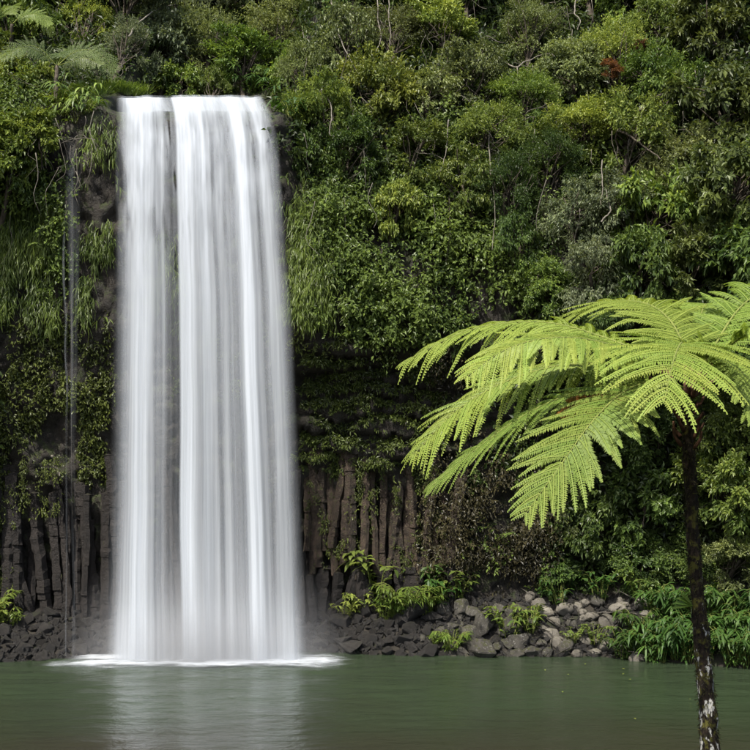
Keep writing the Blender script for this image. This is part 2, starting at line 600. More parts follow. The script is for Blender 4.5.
# silt: browner towards the near, shallow side
sx = N.new('ShaderNodeSeparateXYZ')
Lk.new(tc.outputs['Object'], sx.inputs[0])
n2 = N.new('ShaderNodeTexNoise')
n2.inputs['Scale'].default_value = 0.25
n2.inputs['Detail'].default_value = 4
Lk.new(tc.outputs['Object'], n2.inputs[0])
ad = N.new('ShaderNodeMath')
ad.operation = 'MULTIPLY_ADD'
Lk.new(n2.outputs[0], ad.inputs[0])
ad.inputs[1].default_value = 7.0
Lk.new(sx.outputs[1], ad.inputs[2])
mr = N.new('ShaderNodeMapRange')
mr.inputs[1].default_value = 29.5
mr.inputs[2].default_value = 37.0
Lk.new(ad.outputs[0], mr.inputs[0])
rp = ramp(N, [(0.0, (0.030, 0.027, 0.018)), (0.55, (0.026, 0.033, 0.019)), (1.0, (0.029, 0.043, 0.023))])
Lk.new(mr.outputs[0], rp.inputs[0])
pb = N.new('ShaderNodeBsdfPrincipled')
pb.inputs['Roughness'].default_value = 0.10
pb.inputs['IOR'].default_value = 1.33
Lk.new(rp.outputs[0], pb.inputs['Base Color'])
Lk.new(bp.outputs[0], pb.inputs['Normal'])
Lk.new(pb.outputs[0], out.inputs[0])
M['pool'] = m
nx, ny = 140, 260
wx = np.linspace(-45, 45, nx)
wy = np.linspace(14, 44.5, ny)
WX, WY = np.meshgrid(wx, wy)
near_fall = np.exp(-((WX + 5.4) / 6) ** 2 - ((WY - 39) / 6) ** 2)
WZ = (0.03 + 0.06 * near_fall) * (fbm(WX * 0.8, WY * 1.6, 7.0) - 0.5) * 2
me = mesh_from('pool', np.stack([WX, WY, WZ], -1).reshape(-1, 3), grid_faces(ny, nx), True)
obj('pool', me, m, kind='structure')


# ------------------------------------------------------------------ waterfall
def water_mat(name, attr, bright=0.84, stretch=(7.0, 3.0, 0.06), lo=0.32, hi=0.68, transl=0.35):
    m, nt, N, Lk, out = new_mat(name)
    at = N.new('ShaderNodeAttribute')
    at.attribute_name = attr
    tc = N.new('ShaderNodeTexCoord')
    mp = N.new('ShaderNodeMapping')
    mp.inputs['Scale'].default_value = stretch
    Lk.new(tc.outputs['Object'], mp.inputs[0])
    n1 = N.new('ShaderNodeTexNoise')
    n1.inputs['Scale'].default_value = 1.0
    n1.inputs['Detail'].default_value = 5
    n1.inputs['Roughness'].default_value = 0.6
    Lk.new(mp.outputs[0], n1.inputs[0])
    mr = N.new('ShaderNodeMapRange')
    mr.inputs[1].default_value = 0.3
    mr.inputs[2].default_value = 0.7
    mr.inputs[3].default_value = lo
    mr.inputs[4].default_value = hi
    Lk.new(n1.outputs[0], mr.inputs[0])
    # alpha = clamp(attr * (0.5 + noise))
    ad = N.new('ShaderNodeMath')
    ad.operation = 'ADD'
    ad.inputs[1].default_value = 0.5
    Lk.new(mr.outputs[0], ad.inputs[0])
    ml = N.new('ShaderNodeMath')
    ml.operation = 'MULTIPLY'
    ml.use_clamp = True
    Lk.new(at.outputs['Fac'], ml.inputs[0])
    Lk.new(ad.outputs[0], ml.inputs[1])
    df = N.new('ShaderNodeBsdfDiffuse')
    df.inputs[0].default_value = (bright * 0.93, bright * 0.99, bright * 1.06, 1)
    tl = N.new('ShaderNodeBsdfTranslucent')
    tl.inputs[0].default_value = (bright * 0.93, bright * 0.99, bright * 1.06, 1)
    m1 = N.new('ShaderNodeMixShader')
    m1.inputs[0].default_value = transl
    Lk.new(df.outputs[0], m1.inputs[1])
    Lk.new(tl.outputs[0], m1.inputs[2])
    tp = N.new('ShaderNodeBsdfTransparent')
    m2 = N.new('ShaderNodeMixShader')
    Lk.new(ml.outputs[0], m2.inputs[0])
    Lk.new(tp.outputs[0], m2.inputs[1])
    Lk.new(m1.outputs[0], m2.inputs[2])
    Lk.new(m2.outputs[0], out.inputs[0])
    return m


M['fall'] = water_mat('falling_water', 'dens')
M['foam'] = water_mat('foam', 'dens', stretch=(1.3, 2.5, 1.0), lo=0.0, hi=0.9)
M['thin'] = water_mat('thin_water', 'dens', bright=0.7, stretch=(5.0, 3.0, 0.4), lo=0.0, hi=0.7)

PU = np.array([0, .03, .08, .11, .14, .18, .21, .25, .285, .31, .34, .37, .385, .42, .45, .49, .54, .585, .62, .66, .70, .735, .775, .80, .84, .89, .93, .97, 1.0])
PD = np.array([.0, .26, .46, .58, 1.0, .98, .60, .42, .50, .20, .11, .16, .92, 1.0, .68, .50, .64, .44, .58, .42, .50, .95, .98, .52, .36, .54, .50, .28, .0])


def curtain(name, yoff, seed, gain, parent, sub=None):
    nu, nv = 640, 90
    u = np.linspace(0, 1, nu)
    v = np.concatenate([np.linspace(-0.10, 0.0, 14)[:-1], np.linspace(0, 1, nv - 13) ** 1.35])
    U, V = np.meshgrid(u, v)
    drop = np.clip(V, 0, 1)
    xl = np.interp(drop, [0, 0.5, 1], [116, 111, 104])
    xr = np.interp(drop, [0, 0.03, 0.08, 0.36, 0.7, 1], [263, 272, 279, 292, 301, 310])
    px = xl + (xr - xl) * U
    px = px + 5.0 * (fbm(U * 5, V * 4.0, seed, 3) - 0.5) * (0.3 + drop)
    st = fbm(U * 16, np.zeros_like(U) + seed, seed * 1.7, 4)          # streak relief across the curtain
    Y = np.where(V < 0, 40.42 - V * 20, 40.42 - 1.0 * np.sqrt(drop)) + yoff + 0.30 * (st - 0.5) * (0.2 + drop)
    lip = 0.10 * (fbm(U * 9, 0.0, 3.0) - 0.5)
    Z = np.where(V < 0, 18.12 - V * 0.6, 18.12 * (1 - drop)) + lip * (1 - drop)
    # water rolls over the edge
    Z = Z - np.where((V > -0.02) & (V < 0.03), 0.03, 0)
    X = (px - 375) / FPX * np.where(V < 0, 40.2, Y)
    Z = np.where(V >= 0.999, -0.03, Z)
    d = np.interp(U + 0.022 * (fbm(U * 4, V * 2.0, 4.4, 2) - 0.5), PU, PD)
    prof = d.copy()
    UW = U + 0.030 * (fbm(U * 6, V * 2.2, 4.4, 2) - 0.5)
    s2 = fbm(UW * 17 + 3.1 * seed, V * 0.5, seed * 2.3, 3)
    s3 = fbm(UW * 64 + 1.7 * seed, V * 0.7, seed * 4.1, 3)
    top = 1 - sstep(0.0, 0.32, drop)
    # cascades breaking over the stepped rock near the top
    blot = fbm(U * 22 + seed, V * 26, seed, 4)
    d = d + 0.30 * top * np.interp(U, [0.29, 0.32, 0.37, 0.39], [1, 0.3, 0.3, 1]) + top * 1.0 * (blot - 0.5) * sstep(0.02, 0.06, drop)
    d = d * (0.30 + 1.4 * s2) * (0.66 + 0.68 * s3)
    d = d * (1 - 0.48 * sstep(0.25, 0.75, drop) * (1 - np.clip(prof, 0, 1)))
    gap = fbm(U * 30 + seed * 3, V * 13, 9.0, 3)
    d = d - 0.34 * sstep(0.55, 0.75, gap) * sstep(0.01, 0.04, drop) * (1 - sstep(0.2, 0.45, drop)) * np.interp(U, [0, 0.1, 0.3, 0.36, 0.42, 1], [1.3, 0.7, 0.7, 1.4, 0.5, 0.45])
    d = np.maximum(d, 0) + 0.10 * sstep(0.6, 1.0, drop)
    d = d + 0.35 * sstep(0.86, 1.0, drop) * np.interp(U, [0, .06, .94, 1], [0, 1, 1, 0])
    edge = np.interp(U, [0, .02, .07, .92, .98, 1], [0, .3, 1, 1, .35, 0])
    d = np.clip(d * gain, 0, 1) * edge
    me = mesh_from(name, np.stack([X, Y, Z], -1).reshape(-1, 3), grid_faces(len(v), nu), True, {'dens': d.ravel()})
    return obj(name, me, M['fall'], parent)


fall = empty('waterfall', (-5.4, 39.4, 0.0), 'tall white silky waterfall dropping off the cliff into the green pool', 'waterfall')


def local(o):
    """put a world-space child under its parent without moving it"""
    o.matrix_parent_inverse = o.parent.matrix_basis.inverted()
    return o


bpy.context.view_layer.update()
for yo, sd_, g in ((0.0, 1.0, 0.72), (0.25, 2.0, 0.20), (-0.2, 3.0, 0.12)):
    local(curtain('water_curtain', yo, sd_, g, fall))

# foam where it lands
fx, fy = np.linspace(-10.6, -0.6, 220), np.linspace(37.8, 41.6, 110)
FX, FY = np.meshgrid(fx, fy)
ex = np.maximum(np.maximum(-8.7 - FX, FX + 1.9), 0)
ey = np.maximum(np.maximum(38.9 - FY, FY - 40.2), 0)
dist = np.sqrt((ex / 1.7) ** 2 + (ey / 0.75) ** 2)
dist = dist + 1.3 * (fbm(FX * 1.1, FY * 2.2, 5.0, 5) - 0.5)
dens = np.clip(1.0 - dist, 0, 1) ** 1.9 * (0.25 + 1.5 * fbm(FX * 1.6, FY * 4, 2.0, 5))
dens = np.clip(dens * 1.25 - 0.05, 0, 1)
dens *= np.clip(np.minimum.reduce([FX + 10.6, -0.6 - FX, (FY - 37.8) * 2, (41.6 - FY) * 2]) * 2, 0, 1)
FZ = 0.075 + 0.07 * np.clip(1 - dist * 1.6, 0, 1) * fbm(FX * 2.2, FY * 3.0, 1.0, 4)
me = mesh_from('foam', np.stack([FX, FY, FZ], -1).reshape(-1, 3), grid_faces(110, 220), True, {'dens': dens.ravel()})
local(obj('foam', me, M['foam'], fall))


# spray hanging round the foot of the fall, thinning outwards
m, nt, N, Lk, out = new_mat('spray')
tc = N.new('ShaderNodeTexCoord')
gr = N.new('ShaderNodeTexGradient')
gr.gradient_type = 'SPHERICAL'
Lk.new(tc.outputs['Object'], gr.inputs[0])
pw = N.new('ShaderNodeMath')
pw.operation = 'POWER'
pw.inputs[1].default_value = 1.6
Lk.new(gr.outputs['Fac'], pw.inputs[0])
ml = N.new('ShaderNodeMath')
ml.operation = 'MULTIPLY'
ml.inputs[1].default_value = 0.6
Lk.new(pw.outputs[0], ml.inputs[0])
pv = N.new('ShaderNodeVolumePrincipled')
pv.inputs['Color'].default_value = (0.95, 0.97, 1.0, 1)
Lk.new(ml.outputs[0], pv.inputs['Density'])
Lk.new(pv.outputs[0], out.inputs['Volume'])
bm = bmesh.new()
bmesh.ops.create_icosphere(bm, subdivisions=4, radius=1.0)
bmesh.ops.bisect_plane(bm, geom=bm.verts[:] + bm.edges[:] + bm.faces[:], plane_co=(0, 0, 0), plane_no=(0, 0, -1), clear_outer=True)
bmesh.ops.contextual_create(bm, geom=[e for e in bm.edges if e.is_boundary])
me = bpy.data.meshes.new('spray')
bm.to_mesh(me)
bm.free()
o = obj('spray', me, m, None, kind='stuff', label='fine white spray hanging round the foot of the waterfall', cat='spray')
o.location = (-5.3, 39.6, 0.09)
o.scale = (4.9, 2.0, 4.2)
o = obj('spray', me, m, None, kind='stuff', label='dense white splash cloud low on the water at the plunge line', cat='spray')
o.location = (-5.3, 39.25, 0.09)
o.scale = (5.0, 1.6, 2.1)
# thin trickles left of the fall
def trickle(px_pts, w, label, dmul, seed):
    pts = np.array([P(x, y, yy) for x, y, yy in px_pts])
    n, k = 120, 9
    c = spline(pts, n)
    c[:, 0] += 0.22 * (fbm(np.linspace(0, 6, n), seed, 1.0, 3) - 0.5) * np.linspace(1, 0.25, n)
    ww = np.interp(np.linspace(0, 1, n), [0, 0.3, 0.6, 1], w)
    t = np.linspace(-0.5, 0.5, k)
    V = np.repeat(c[:, None, :], k, 1)
    V[..., 0] += t[None] * ww[:, None]
    V[..., 1] += 0.3 * t[None] ** 2 * ww[:, None]
    T_ = np.linspace(0, 1, n)[:, None]
    d = (1 - (2 * np.abs(t)) ** 2)[None] * np.clip(2.6 * fbm(t[None] * 9 + seed, T_ * 5, seed, 4) - 0.75, 0, 1) * dmul * sstep(0.0, 0.10, T_)
    me = mesh_from('trickle', V.reshape(-1, 3), grid_faces(n, k), True, {'dens': np.clip(d, 0, 1).ravel()})
    return obj('trickle', me, M['thin'], label=label, cat='waterfall')


trickle([(73, 122, 40.2), (73, 250, 40.0), (73.5, 400, 40.0), (74, 560, 40.0), (74, 657, 40.0)], [0.6, 0.42, 0.22, 0.14],
        'thin grey trickle falling past dark rock, wider at its top', 0.12, 2.0)
trickle([(64, 200, 40.3), (65, 330, 40.1), (66, 480, 40.1), (66, 656, 40.1)], [0.12, 0.10, 0.07, 0.05],
        'hair-thin trickle falling between the wider trickle and the leafy wall', 0.2, 5.0)

# ------------------------------------------------------------------ basalt columns (pieces of the cliff)
def column_mesh(seed, h, r):
    """an uneven six-sided basalt prism, cracked across at its joints"""
    rng = np.random.default_rng(seed)
    sides = 6
    a = rng.random() * 6 + np.linspace(0, 2 * math.pi, sides, endpoint=False) + rng.normal(0, 0.16, sides)
    rad0 = r * rng.uniform(0.82, 1.14, sides)
    z, rows, off = 0.0, [], np.zeros(2)
    drift = rng.normal(0, 0.015, 2)
    while z < h:
        st = rng.uniform(0.12, 0.26)
        k = rad0 * (1 + rng.normal(0, 0.05)) * (1 + 0.07 * rng.normal(size=sides))
        off = off + drift + rng.normal(0, 0.012, 2)
        rows.append((z, k, off.copy()))
        if rng.random() < 0.20:                       # a joint: narrow groove, then the next block slightly shifted
            rows.append((z + st * 0.90, k * 0.98, off.copy()))
            rows.append((z + st * 0.93, k * 0.88, off.copy()))
            off = off + rng.normal(0, 0.016, 2)
            rows.append((z + st * 0.97, k * 0.88, off.copy()))
        z += st
    n = len(rows)
    V = np.vstack([np.stack([o_[0] + k * np.cos(a), o_[1] + k * np.sin(a), np.full(sides, zz) + rng.normal(0, 0.006, sides)], 1) for zz, k, o_ in rows])
    V = np.vstack([V, [[rows[0][2][0], rows[0][2][1], 0]], [[rows[-1][2][0], rows[-1][2][1], rows[-1][0] + 0.05]]])
    F, T = [], []
    for i in range(n - 1):
        for k in range(sides):
            k2 = (k + 1) % sides
            F.append((i * sides + k, i * sides + k2, (i + 1) * sides + k2, (i + 1) * sides + k))
    b = n * sides
    for k in range(sides):
        T.append((b, (k + 1) % sides, k))
        T.append((b + 1, (n - 1) * sides + k, (n - 1) * sides + (k + 1) % sides))
    return mesh_from('basalt_column', V, [np.array(F), np.array(T)], False)


def column(X, Y, z0, h, r, mat, seed, lean=(0, 0)):
    o = obj('basalt_column', column_mesh(seed, h, r), mat, cliff)
    o.location = (X, Y, z0)
    o.rotation_euler = (lean[0], lean[1], 0)
    return o


k = 0
X = -13.4
while X < -2.3:                       # left of and behind the fall
    r = R.uniform(0.13, 0.23)
    dep = R.uniform(-0.10, 0.14)
    h = R.uniform(4.9, 5.9) if X < -8.6 else R.uniform(5.2, 6.4)
    y0 = float(wall_smooth(X, 2.5)) - 0.22 + dep * 0.6
    column(X, y0, 0.1, h + 0.3, r, M['column'], 100 + k, (R.normal(0.0, 0.012) + 0.02, R.normal(0, 0.02) - 0.03))
    X += r * 1.42
    k += 1
X = -2.35
while X < 2.9:                        # right of the fall
    r = R.uniform(0.12, 0.21)
    top = 6.7 + 0.5 * (R.random() - 0.5)
    brk = R.uniform(2.2, 3.4)
    y0 = float(wall_smooth(X, 4.0)) - 0.30 + R.uniform(-0.20, 0.16)
    column(X, y0, brk, top - brk, r, M['column_warm'], 300 + k, (R.normal(0, 0.01), R.normal(0, 0.02)))
    if R.random() < 0.8:
        column(X + R.normal(0, 0.1), y0 + R.uniform(-0.25, 0.05), 0.9, brk - 0.85, r * R.uniform(1.0, 1.35), M['column'], 500 + k,
               (R.normal(0, 0.05), R.normal(0, 0.07)))
    X += r * 1.35
    k += 1

# ------------------------------------------------------------------ boulders
def boulder_mesh(seed, n=16, ang=0.10):
    rng = np.random.default_rng(seed)
    bm = bmesh.new()
    pts = rand_dirs(n, rng) * rng.uniform(0.85, 1.1, (n, 1)) * np.array([1.0, rng.uniform(0.7, 0.95), rng.uniform(0.55, 0.8)])
    for p in pts:
        bm.verts.new(p)
    r = bmesh.ops.convex_hull(bm, input=bm.verts)
    junk = list({v for v in list(r['geom_interior']) + list(r['geom_unused']) if isinstance(v, bmesh.types.BMVert) and v.is_valid})
    if junk:
        bmesh.ops.delete(bm, geom=junk, context='VERTS')
    bmesh.ops.bevel(bm, geom=list(bm.edges), offset=ang, segments=1, affect='EDGES', profile=0.6)
    bmesh.ops.triangulate(bm, faces=bm.faces[:])
    bmesh.ops.subdivide_edges(bm, edges=[e for e in bm.edges if e.calc_length() > 0.3], cuts=1)
    bm.normal_update()
    for v in bm.verts:
        k_ = float(fbm(v.co.x * 2.6 + seed, v.co.y * 2.6, v.co.z * 2.6, 3)) - 0.5
        v.co += v.normal * k_ * 0.22
    bmesh.ops.triangulate(bm, faces=bm.faces[:])
    me = bpy.data.meshes.new('boulder')
    bm.to_mesh(me)
    bm.free()
    return me


ROCKS = [boulder_mesh(20 + i, 10 + i % 5, 0.055) for i in range(12)]
ROUND = [boulder_mesh(60 + i, 34, 0.10) for i in range(6)]
for me in ROUND:
    me.polygons.foreach_set('use_smooth', np.ones(len(me.polygons), bool))
placed = []


def put_rock(X, Y, s, mat, label, group, rounds=False, sink=0.15, i=0):
    src = ROUND if rounds else ROCKS
    me = src[i % len(src)]
    o = bpy.data.objects.new('boulder', me)
    if len(me.materials) == 0:
        me.materials.append(M['boulder'])
    COL.objects.link(o)
    o.material_slots[0].link = 'OBJECT'
    o.material_slots[0].material = mat
    z = float(ground_z(X, Y))
    o.location = (X, Y, z + s * (0.5 - sink))
    o.rotation_euler = (R.normal(0, 0.35), R.normal(0, 0.35), R.uniform(0, 6.28))
    o.scale = (s, s * R.uniform(0.85, 1.15), s * R.uniform(0.85, 1.2))
    o['label'] = label
    o['category'] = 'boulder'
    o['group'] = group
    return o


def scatter_rocks(x0, x1, dy0, dy1, n, s0, s1, matf, label, group, rounds=False):
    got = 0
    for tries in range(n * 30):
        if got >= n:
            break
        X = R.uniform(x0, x1)
        t = R.uniform(dy0, dy1)
        Y = float(shore(X)) + t
        s = R.uniform(s0, s1) * R.uniform(0.7, 1.0)
        if any((X - a) ** 2 + (Y - b) ** 2 < (0.52 * (s + c)) ** 2 for a, b, c in placed):
            continue
        placed.append((X, Y, s))
        put_rock(X, Y, s, matf(X, t), label, group, rounds, i=int(R.integers(100)))
        got += 1


scatter_rocks(-13.5, -8.6, -0.15, 2.6, 100, 0.20, 0.48, lambda x, t: M['boulder'],
              'dark wet basalt boulder in the rubble under the columns by the thin trickles', 'boulders under the columns by the trickles')
scatter_rocks(-2.4, 2.6, -0.1, 1.8, 8, 0.5, 0.75, lambda x, t: M['boulder'],
              'big dark boulder among the smaller rubble beside the fall', 'big dark boulders beside the fall')
scatter_rocks(-2.6, 2.6, -0.15, 1.9, 110, 0.20, 0.48, lambda x, t: M['boulder'] if x < 1.5 or R.random() < 0.6 else M['boulder_mid'],
              'dark grey angular boulder piled beside the foot of the waterfall', 'boulders piled beside the waterfall foot')
scatter_rocks(2.6, 5.4, -0.1, 1.6, 7, 0.5, 0.72, lambda x, t: M['boulder_mid'],
              'big grey lichen-blotched boulder among smaller ones on the far shore', 'big lichen boulders on the far shore')
scatter_rocks(2.6, 5.2, -0.15, 1.8, 60, 0.22, 0.5, lambda x, t: M['boulder_mid'] if R.random() < 0.7 else M['boulder'],
              'grey lichen-blotched boulder at the water below the mossy ledges', 'lichen boulders on the far shore')
scatter_rocks(5.2, 9.0, -0.1, 2.2, 40, 0.22, 0.45, lambda x, t: M['boulder_pale'] if R.random() < 0.75 else M['boulder_mid'],
              'pale rounded boulder on the shore near the broad leaved plants', 'pale boulders on the shore', True)

# small rubble filling between the boulders
def rubble():
    parts = []
    rng = np.random.default_rng(3)
    for i in range(2600):
        X = rng.uniform(-14, 9)
        if -8.0 < X < -3.0 and rng.random() < 0.5:
            continue
        Y = float(shore(X)) + rng.uniform(-0.1, 2.4)
        s = rng.uniform(0.06, 0.17)
        pts = rand_dirs(6, rng)
        a = norm(rng.normal(size=3))
        V = np.array([[1, 0, 0], [-1, 0, 0], [0, 1, 0], [0, -1, 0], [0, 0, 1], [0, 0, -1]], float) + rng.normal(0, 0.25, (6, 3))
        q, _ = np.linalg.qr(rng.normal(size=(3, 3)))
        V = V @ q * s + np.array([X, Y, float(ground_z(X, Y)) + s * 0.3])
        F = np.array([[0, 2, 4], [2, 1, 4], [1, 3, 4], [3, 0, 4], [2, 0, 5], [1, 2, 5], [3, 1, 5], [0, 3, 5]])
        parts.append((V, F))
    V, F = join(parts)
    me = mesh_from('rubble', V, F)
    obj('rubble', me, M['boulder'], kind='stuff', label='small broken stones filling the gaps between shore boulders', cat='rubble')


rubble()

# ------------------------------------------------------------------ plants clothing the rock
def wall_normal(X, Z, e=0.12):
    dx = (wall(X + e, Z) - wall(X - e, Z)) / (2 * e)
    dz = (wall(X, Z + e) - wall(X, Z - e)) / (2 * e)
    return norm(np.stack([dx, -np.ones_like(dx), dz], -1))


def cover(name, mat, label, cat, dens, n, L, W, per=5, hang=0.0, out=0.12, spread=0.3, seed=1, box=(-15, 15, 0, 24), blade=False, tcell=0.9, push=0.0, ragged=1.5):
    """leafy sprigs rooted on the rock face; dens(px, py) in 0..1 gives where they grow"""
    rng = np.random.default_rng(seed)
    X = rng.uniform(box[0], box[1], n)
    Z = rng.uniform(box[2], box[3], n)
    Y = wall(X, Z)
    px = 375 + X / Y * FPX
    py = HOR - (Z - CAM_H) / Y * FPX
    dn_ = dens(px, py, X, Z)
    rag = fbm(px / 14, py / 22, seed * 0.7, 4)
    keep = rng.random(n) < np.clip(dn_ * sstep(0.30, 0.62, dn_ * 0.55 + (rag - 0.5) * ragged + 0.22), 0, 1)
    X, Y, Z = X[keep], Y[keep], Z[keep]
    nr = wall_normal(X, Z)
    n = len(X)
    patch = fbm(X * tcell, Z * tcell, seed * 1.3, 3)
    base = np.stack([X, Y - push, Z], -1) + nr * rng.uniform(0.0, out, (n, 1)) * (0.2 + 2.2 * np.clip(patch - 0.25, 0, 1))[:, None]
    ax = norm(nr * 0.6 + rng.normal(size=(n, 3)) * 0.6 + np.array([0, 0, -hang]))
    B, D, NN, T = [], [], [], []
    for k in range(per):
        f = k / max(per - 1, 1)
        b = base + ax * (f * spread)[..., None] if np.ndim(f) else base + ax * (f * spread)
        d = norm(ax * 0.5 + rng.normal(size=(n, 3)) * 0.75 + np.array([0, -0.25, -hang]))
        B.append(b)
        D.append(d)
        NN.append(norm(nr * 0.5 + np.array([0, -0.2, 0.7]) + rng.normal(size=(n, 3)) * 0.35))
        T.append(np.clip(0.15 + 1.1 * (patch - 0.25) + rng.normal(0, 0.16, n) + 0.15 * f, 0, 1))
    B, D, NN, T = np.vstack(B), np.vstack(D), np.vstack(NN), np.concatenate(T)
    LL = L * rng.uniform(0.6, 1.25, len(B))
    WW = W * rng.uniform(0.7, 1.2, len(B))
    if blade:
        V, F = blade_geo(B, D, NN, LL, WW, 0.5)
        A = np.repeat(T, 6)
    else:
        V, F = leaf_geo(B, D, NN, LL, WW)
        A = np.repeat(T, 4)
    me = mesh_from(name, V, F, False, {'tint': A})
    return obj(name, me, M[mat], kind='stuff', label=label, cat=cat)


def band(a, b, s, x):
    return sstep(a - s, a + s, x) * (1 - sstep(b - s, b + s, x))


def off_fall(px, m=4):
    return 1 - band(112 - m, 292 + m, 4, px)


def d_hang(px, py, X, Z):
    k = vnoise(px / 26, py / 60, 2.0)
    left = band(-60, 58, 8, px) * band(175, 318 + 30 * 0, 22, py) * (0.35 + k)
    left2 = band(80, 113, 4, px) * band(215, 322, 14, py) * (0.4 + k)
    mid = band(286, 356, 14, px) * band(175, 318, 20, py) * (0.4 + k)
    low = 0
    ll = band(-60, 35, 10, px) * (band(415, 530, 14, py) * 0.35 * (k > 0.5))
    ln = band(28, 34, 4, px) * 0
    beh = band(150, 185, 6, px) * band(215, 330, 14, py) * 0.5
    rim = band(84, 118, 6, px) * band(95, 205, 12, py) * 0.30 * (0.3 + k)
    return np.clip(left + left2 + mid + low + ll + beh + rim, 0, 1) * 0.85


cover('hanging_fern_cover', 'hang', 'yellow-green hanging fern and grass curtain on the upper cliff', 'hanging fern', d_hang, 110000,
      0.24, 0.024, per=5, hang=1.1, out=0.30, spread=0.30, seed=4, box=(-14.5, 0.5, 4.5, 18), blade=True, ragged=1.0)


def d_dark(px, py, X, Z):
    k = vnoise(px / 30, py / 24, 5.0)
    a = band(-80, 112, 6, px) * band(318, 440, 14, py) * (0.25 + 0.8 * k) * (1 - band(40, 78, 5, px) * sstep(395, 420, py))
    b = band(292, 430, 6, px) * band(300, 352, 14, py) * 0.5
    c = band(-80, 20, 10, px) * band(430, 520, 20, py) * (k > 0.5) * 0.6
    e = band(78, 108, 6, px) * (band(372, 425, 12, py) * 0.7 + band(440, 488, 8, py) * 1.2)
    return np.clip(a + b + c + e, 0, 1) * 0.8


cover('moss_cover', 'moss', 'dark olive moss and small ferns under the overhang', 'moss', d_dark, 42000, 0.13, 0.06, per=4, hang=0.5,
      out=0.18, spread=0.15, seed=6, box=(-15, 2.5, 3.5, 12))


def d_ledge(px, py, X, Z):
    nrm = wall_normal(X, Z)
    k = vnoise(px / 22, py / 9, 9.0)
    up = sstep(-0.05, 0.35, nrm[:, 2])
    a = band(300, 445, 8, px) * band(345, 470, 12, py) * (0.05 + 1.2 * up) * (0.2 + 1.0 * k)
    b = band(318, 440, 8, px) * band(465, 500, 12, py) * 0.25 * k
    c = band(170, 292, 6, px) * band(330, 420, 20, py) * 0.15
    return np.clip(a + b + c, 0, 1)


cover('ledge_moss', 'moss', 'olive green moss tufts along the bedded rock ledges', 'moss', d_ledge, 60000, 0.14, 0.05, per=5, hang=0.35,
      out=0.10, spread=0.16, seed=8, box=(-7, 4.5, 4.2, 11))


def d_col(px, py, X, Z):
    k = fbm(px / 9, py / 26, 4.0, 3)
    a = band(306, 440, 8, px) * band(450, 575, 24, py) * sstep(0.42, 0.62, k) * 0.9
    b = band(25, 66, 6, px) * band(440, 515, 14, py) * sstep(0.5, 0.6, k)
    c = band(-40, 20, 8, px) * band(470, 590, 20, py) * sstep(0.45, 0.55, k)
    return np.clip(a + b + c, 0, 1)


cover('column_moss', 'moss', 'small moss tufts and dry fern scraps speckling the basalt columns', 'moss', d_col, 30000, 0.09, 0.035, per=4, hang=0.8,
      out=0.2, spread=0.12, seed=9, box=(-14, 4.0, 1.5, 8), push=0.42)


def d_ivy(px, py, X, Z):
    k = fbm(px / 40, py / 30, 3.0, 3)
    a = sstep(300, 335, px) * (1 - sstep(560, 640, px)) * band(120, 318, 20, py) * (0.34 + 1.0 * sstep(0.34, 0.6, k))
    b = band(-90, 40, 8, px) * band(60, 205, 20, py)
    c = band(40, 75, 8, px) * band(150, 330, 20, py) * 0.4
    d = band(352, 470, 14, px) * band(300, 345, 12, py) * 0.5 + band(455, 570, 16, px) * band(340, 600, 20, py) * 0.30 * (k > 0.5)
    return np.clip(a + b + c + d, 0, 1)


cover('creeper_cover', 'ivy', 'leafy climbing creepers clothing the rock face', 'creeper', d_ivy, 120000, 0.155, 0.08, per=5, hang=0.45,
      out=0.9, spread=0.35, seed=12, box=(-16, 9, 2.0, 20))


def d_dry(px, py, X, Z):
    k = fbm(px / 26, py / 26, 6.0, 3)
    a = band(428, 560, 10, px) * band(455, 600, 14, py) * sstep(0.36, 0.60, k)
    b = band(425, 470, 10, px) * band(345, 460, 14, py) * 0.35
    return np.clip(a + b, 0, 1)


cover('dry_creeper', 'drycreeper', 'brownish straggly creeper hanging on the low rock wall behind the fern', 'creeper', d_dry, 13000, 0.13, 0.06,
      per=5, hang=0.6, out=1.0, spread=0.4, seed=15, box=(1, 7, 1.5, 11))


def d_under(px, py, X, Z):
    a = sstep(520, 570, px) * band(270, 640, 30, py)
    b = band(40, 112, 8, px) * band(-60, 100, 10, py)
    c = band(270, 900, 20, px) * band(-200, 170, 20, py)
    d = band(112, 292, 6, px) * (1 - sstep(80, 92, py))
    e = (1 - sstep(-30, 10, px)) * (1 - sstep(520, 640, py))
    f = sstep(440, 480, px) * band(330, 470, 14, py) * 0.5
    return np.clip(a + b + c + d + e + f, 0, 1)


cover('undergrowth', 'under', 'undergrowth with shade painted into its leaf colour, filling the forest slope between the trees', 'undergrowth', d_under, 60000, 0.26, 0.12, per=4,
      hang=0.25, out=0.7, spread=0.4, seed=21, box=(-22, 24, 1, 29))


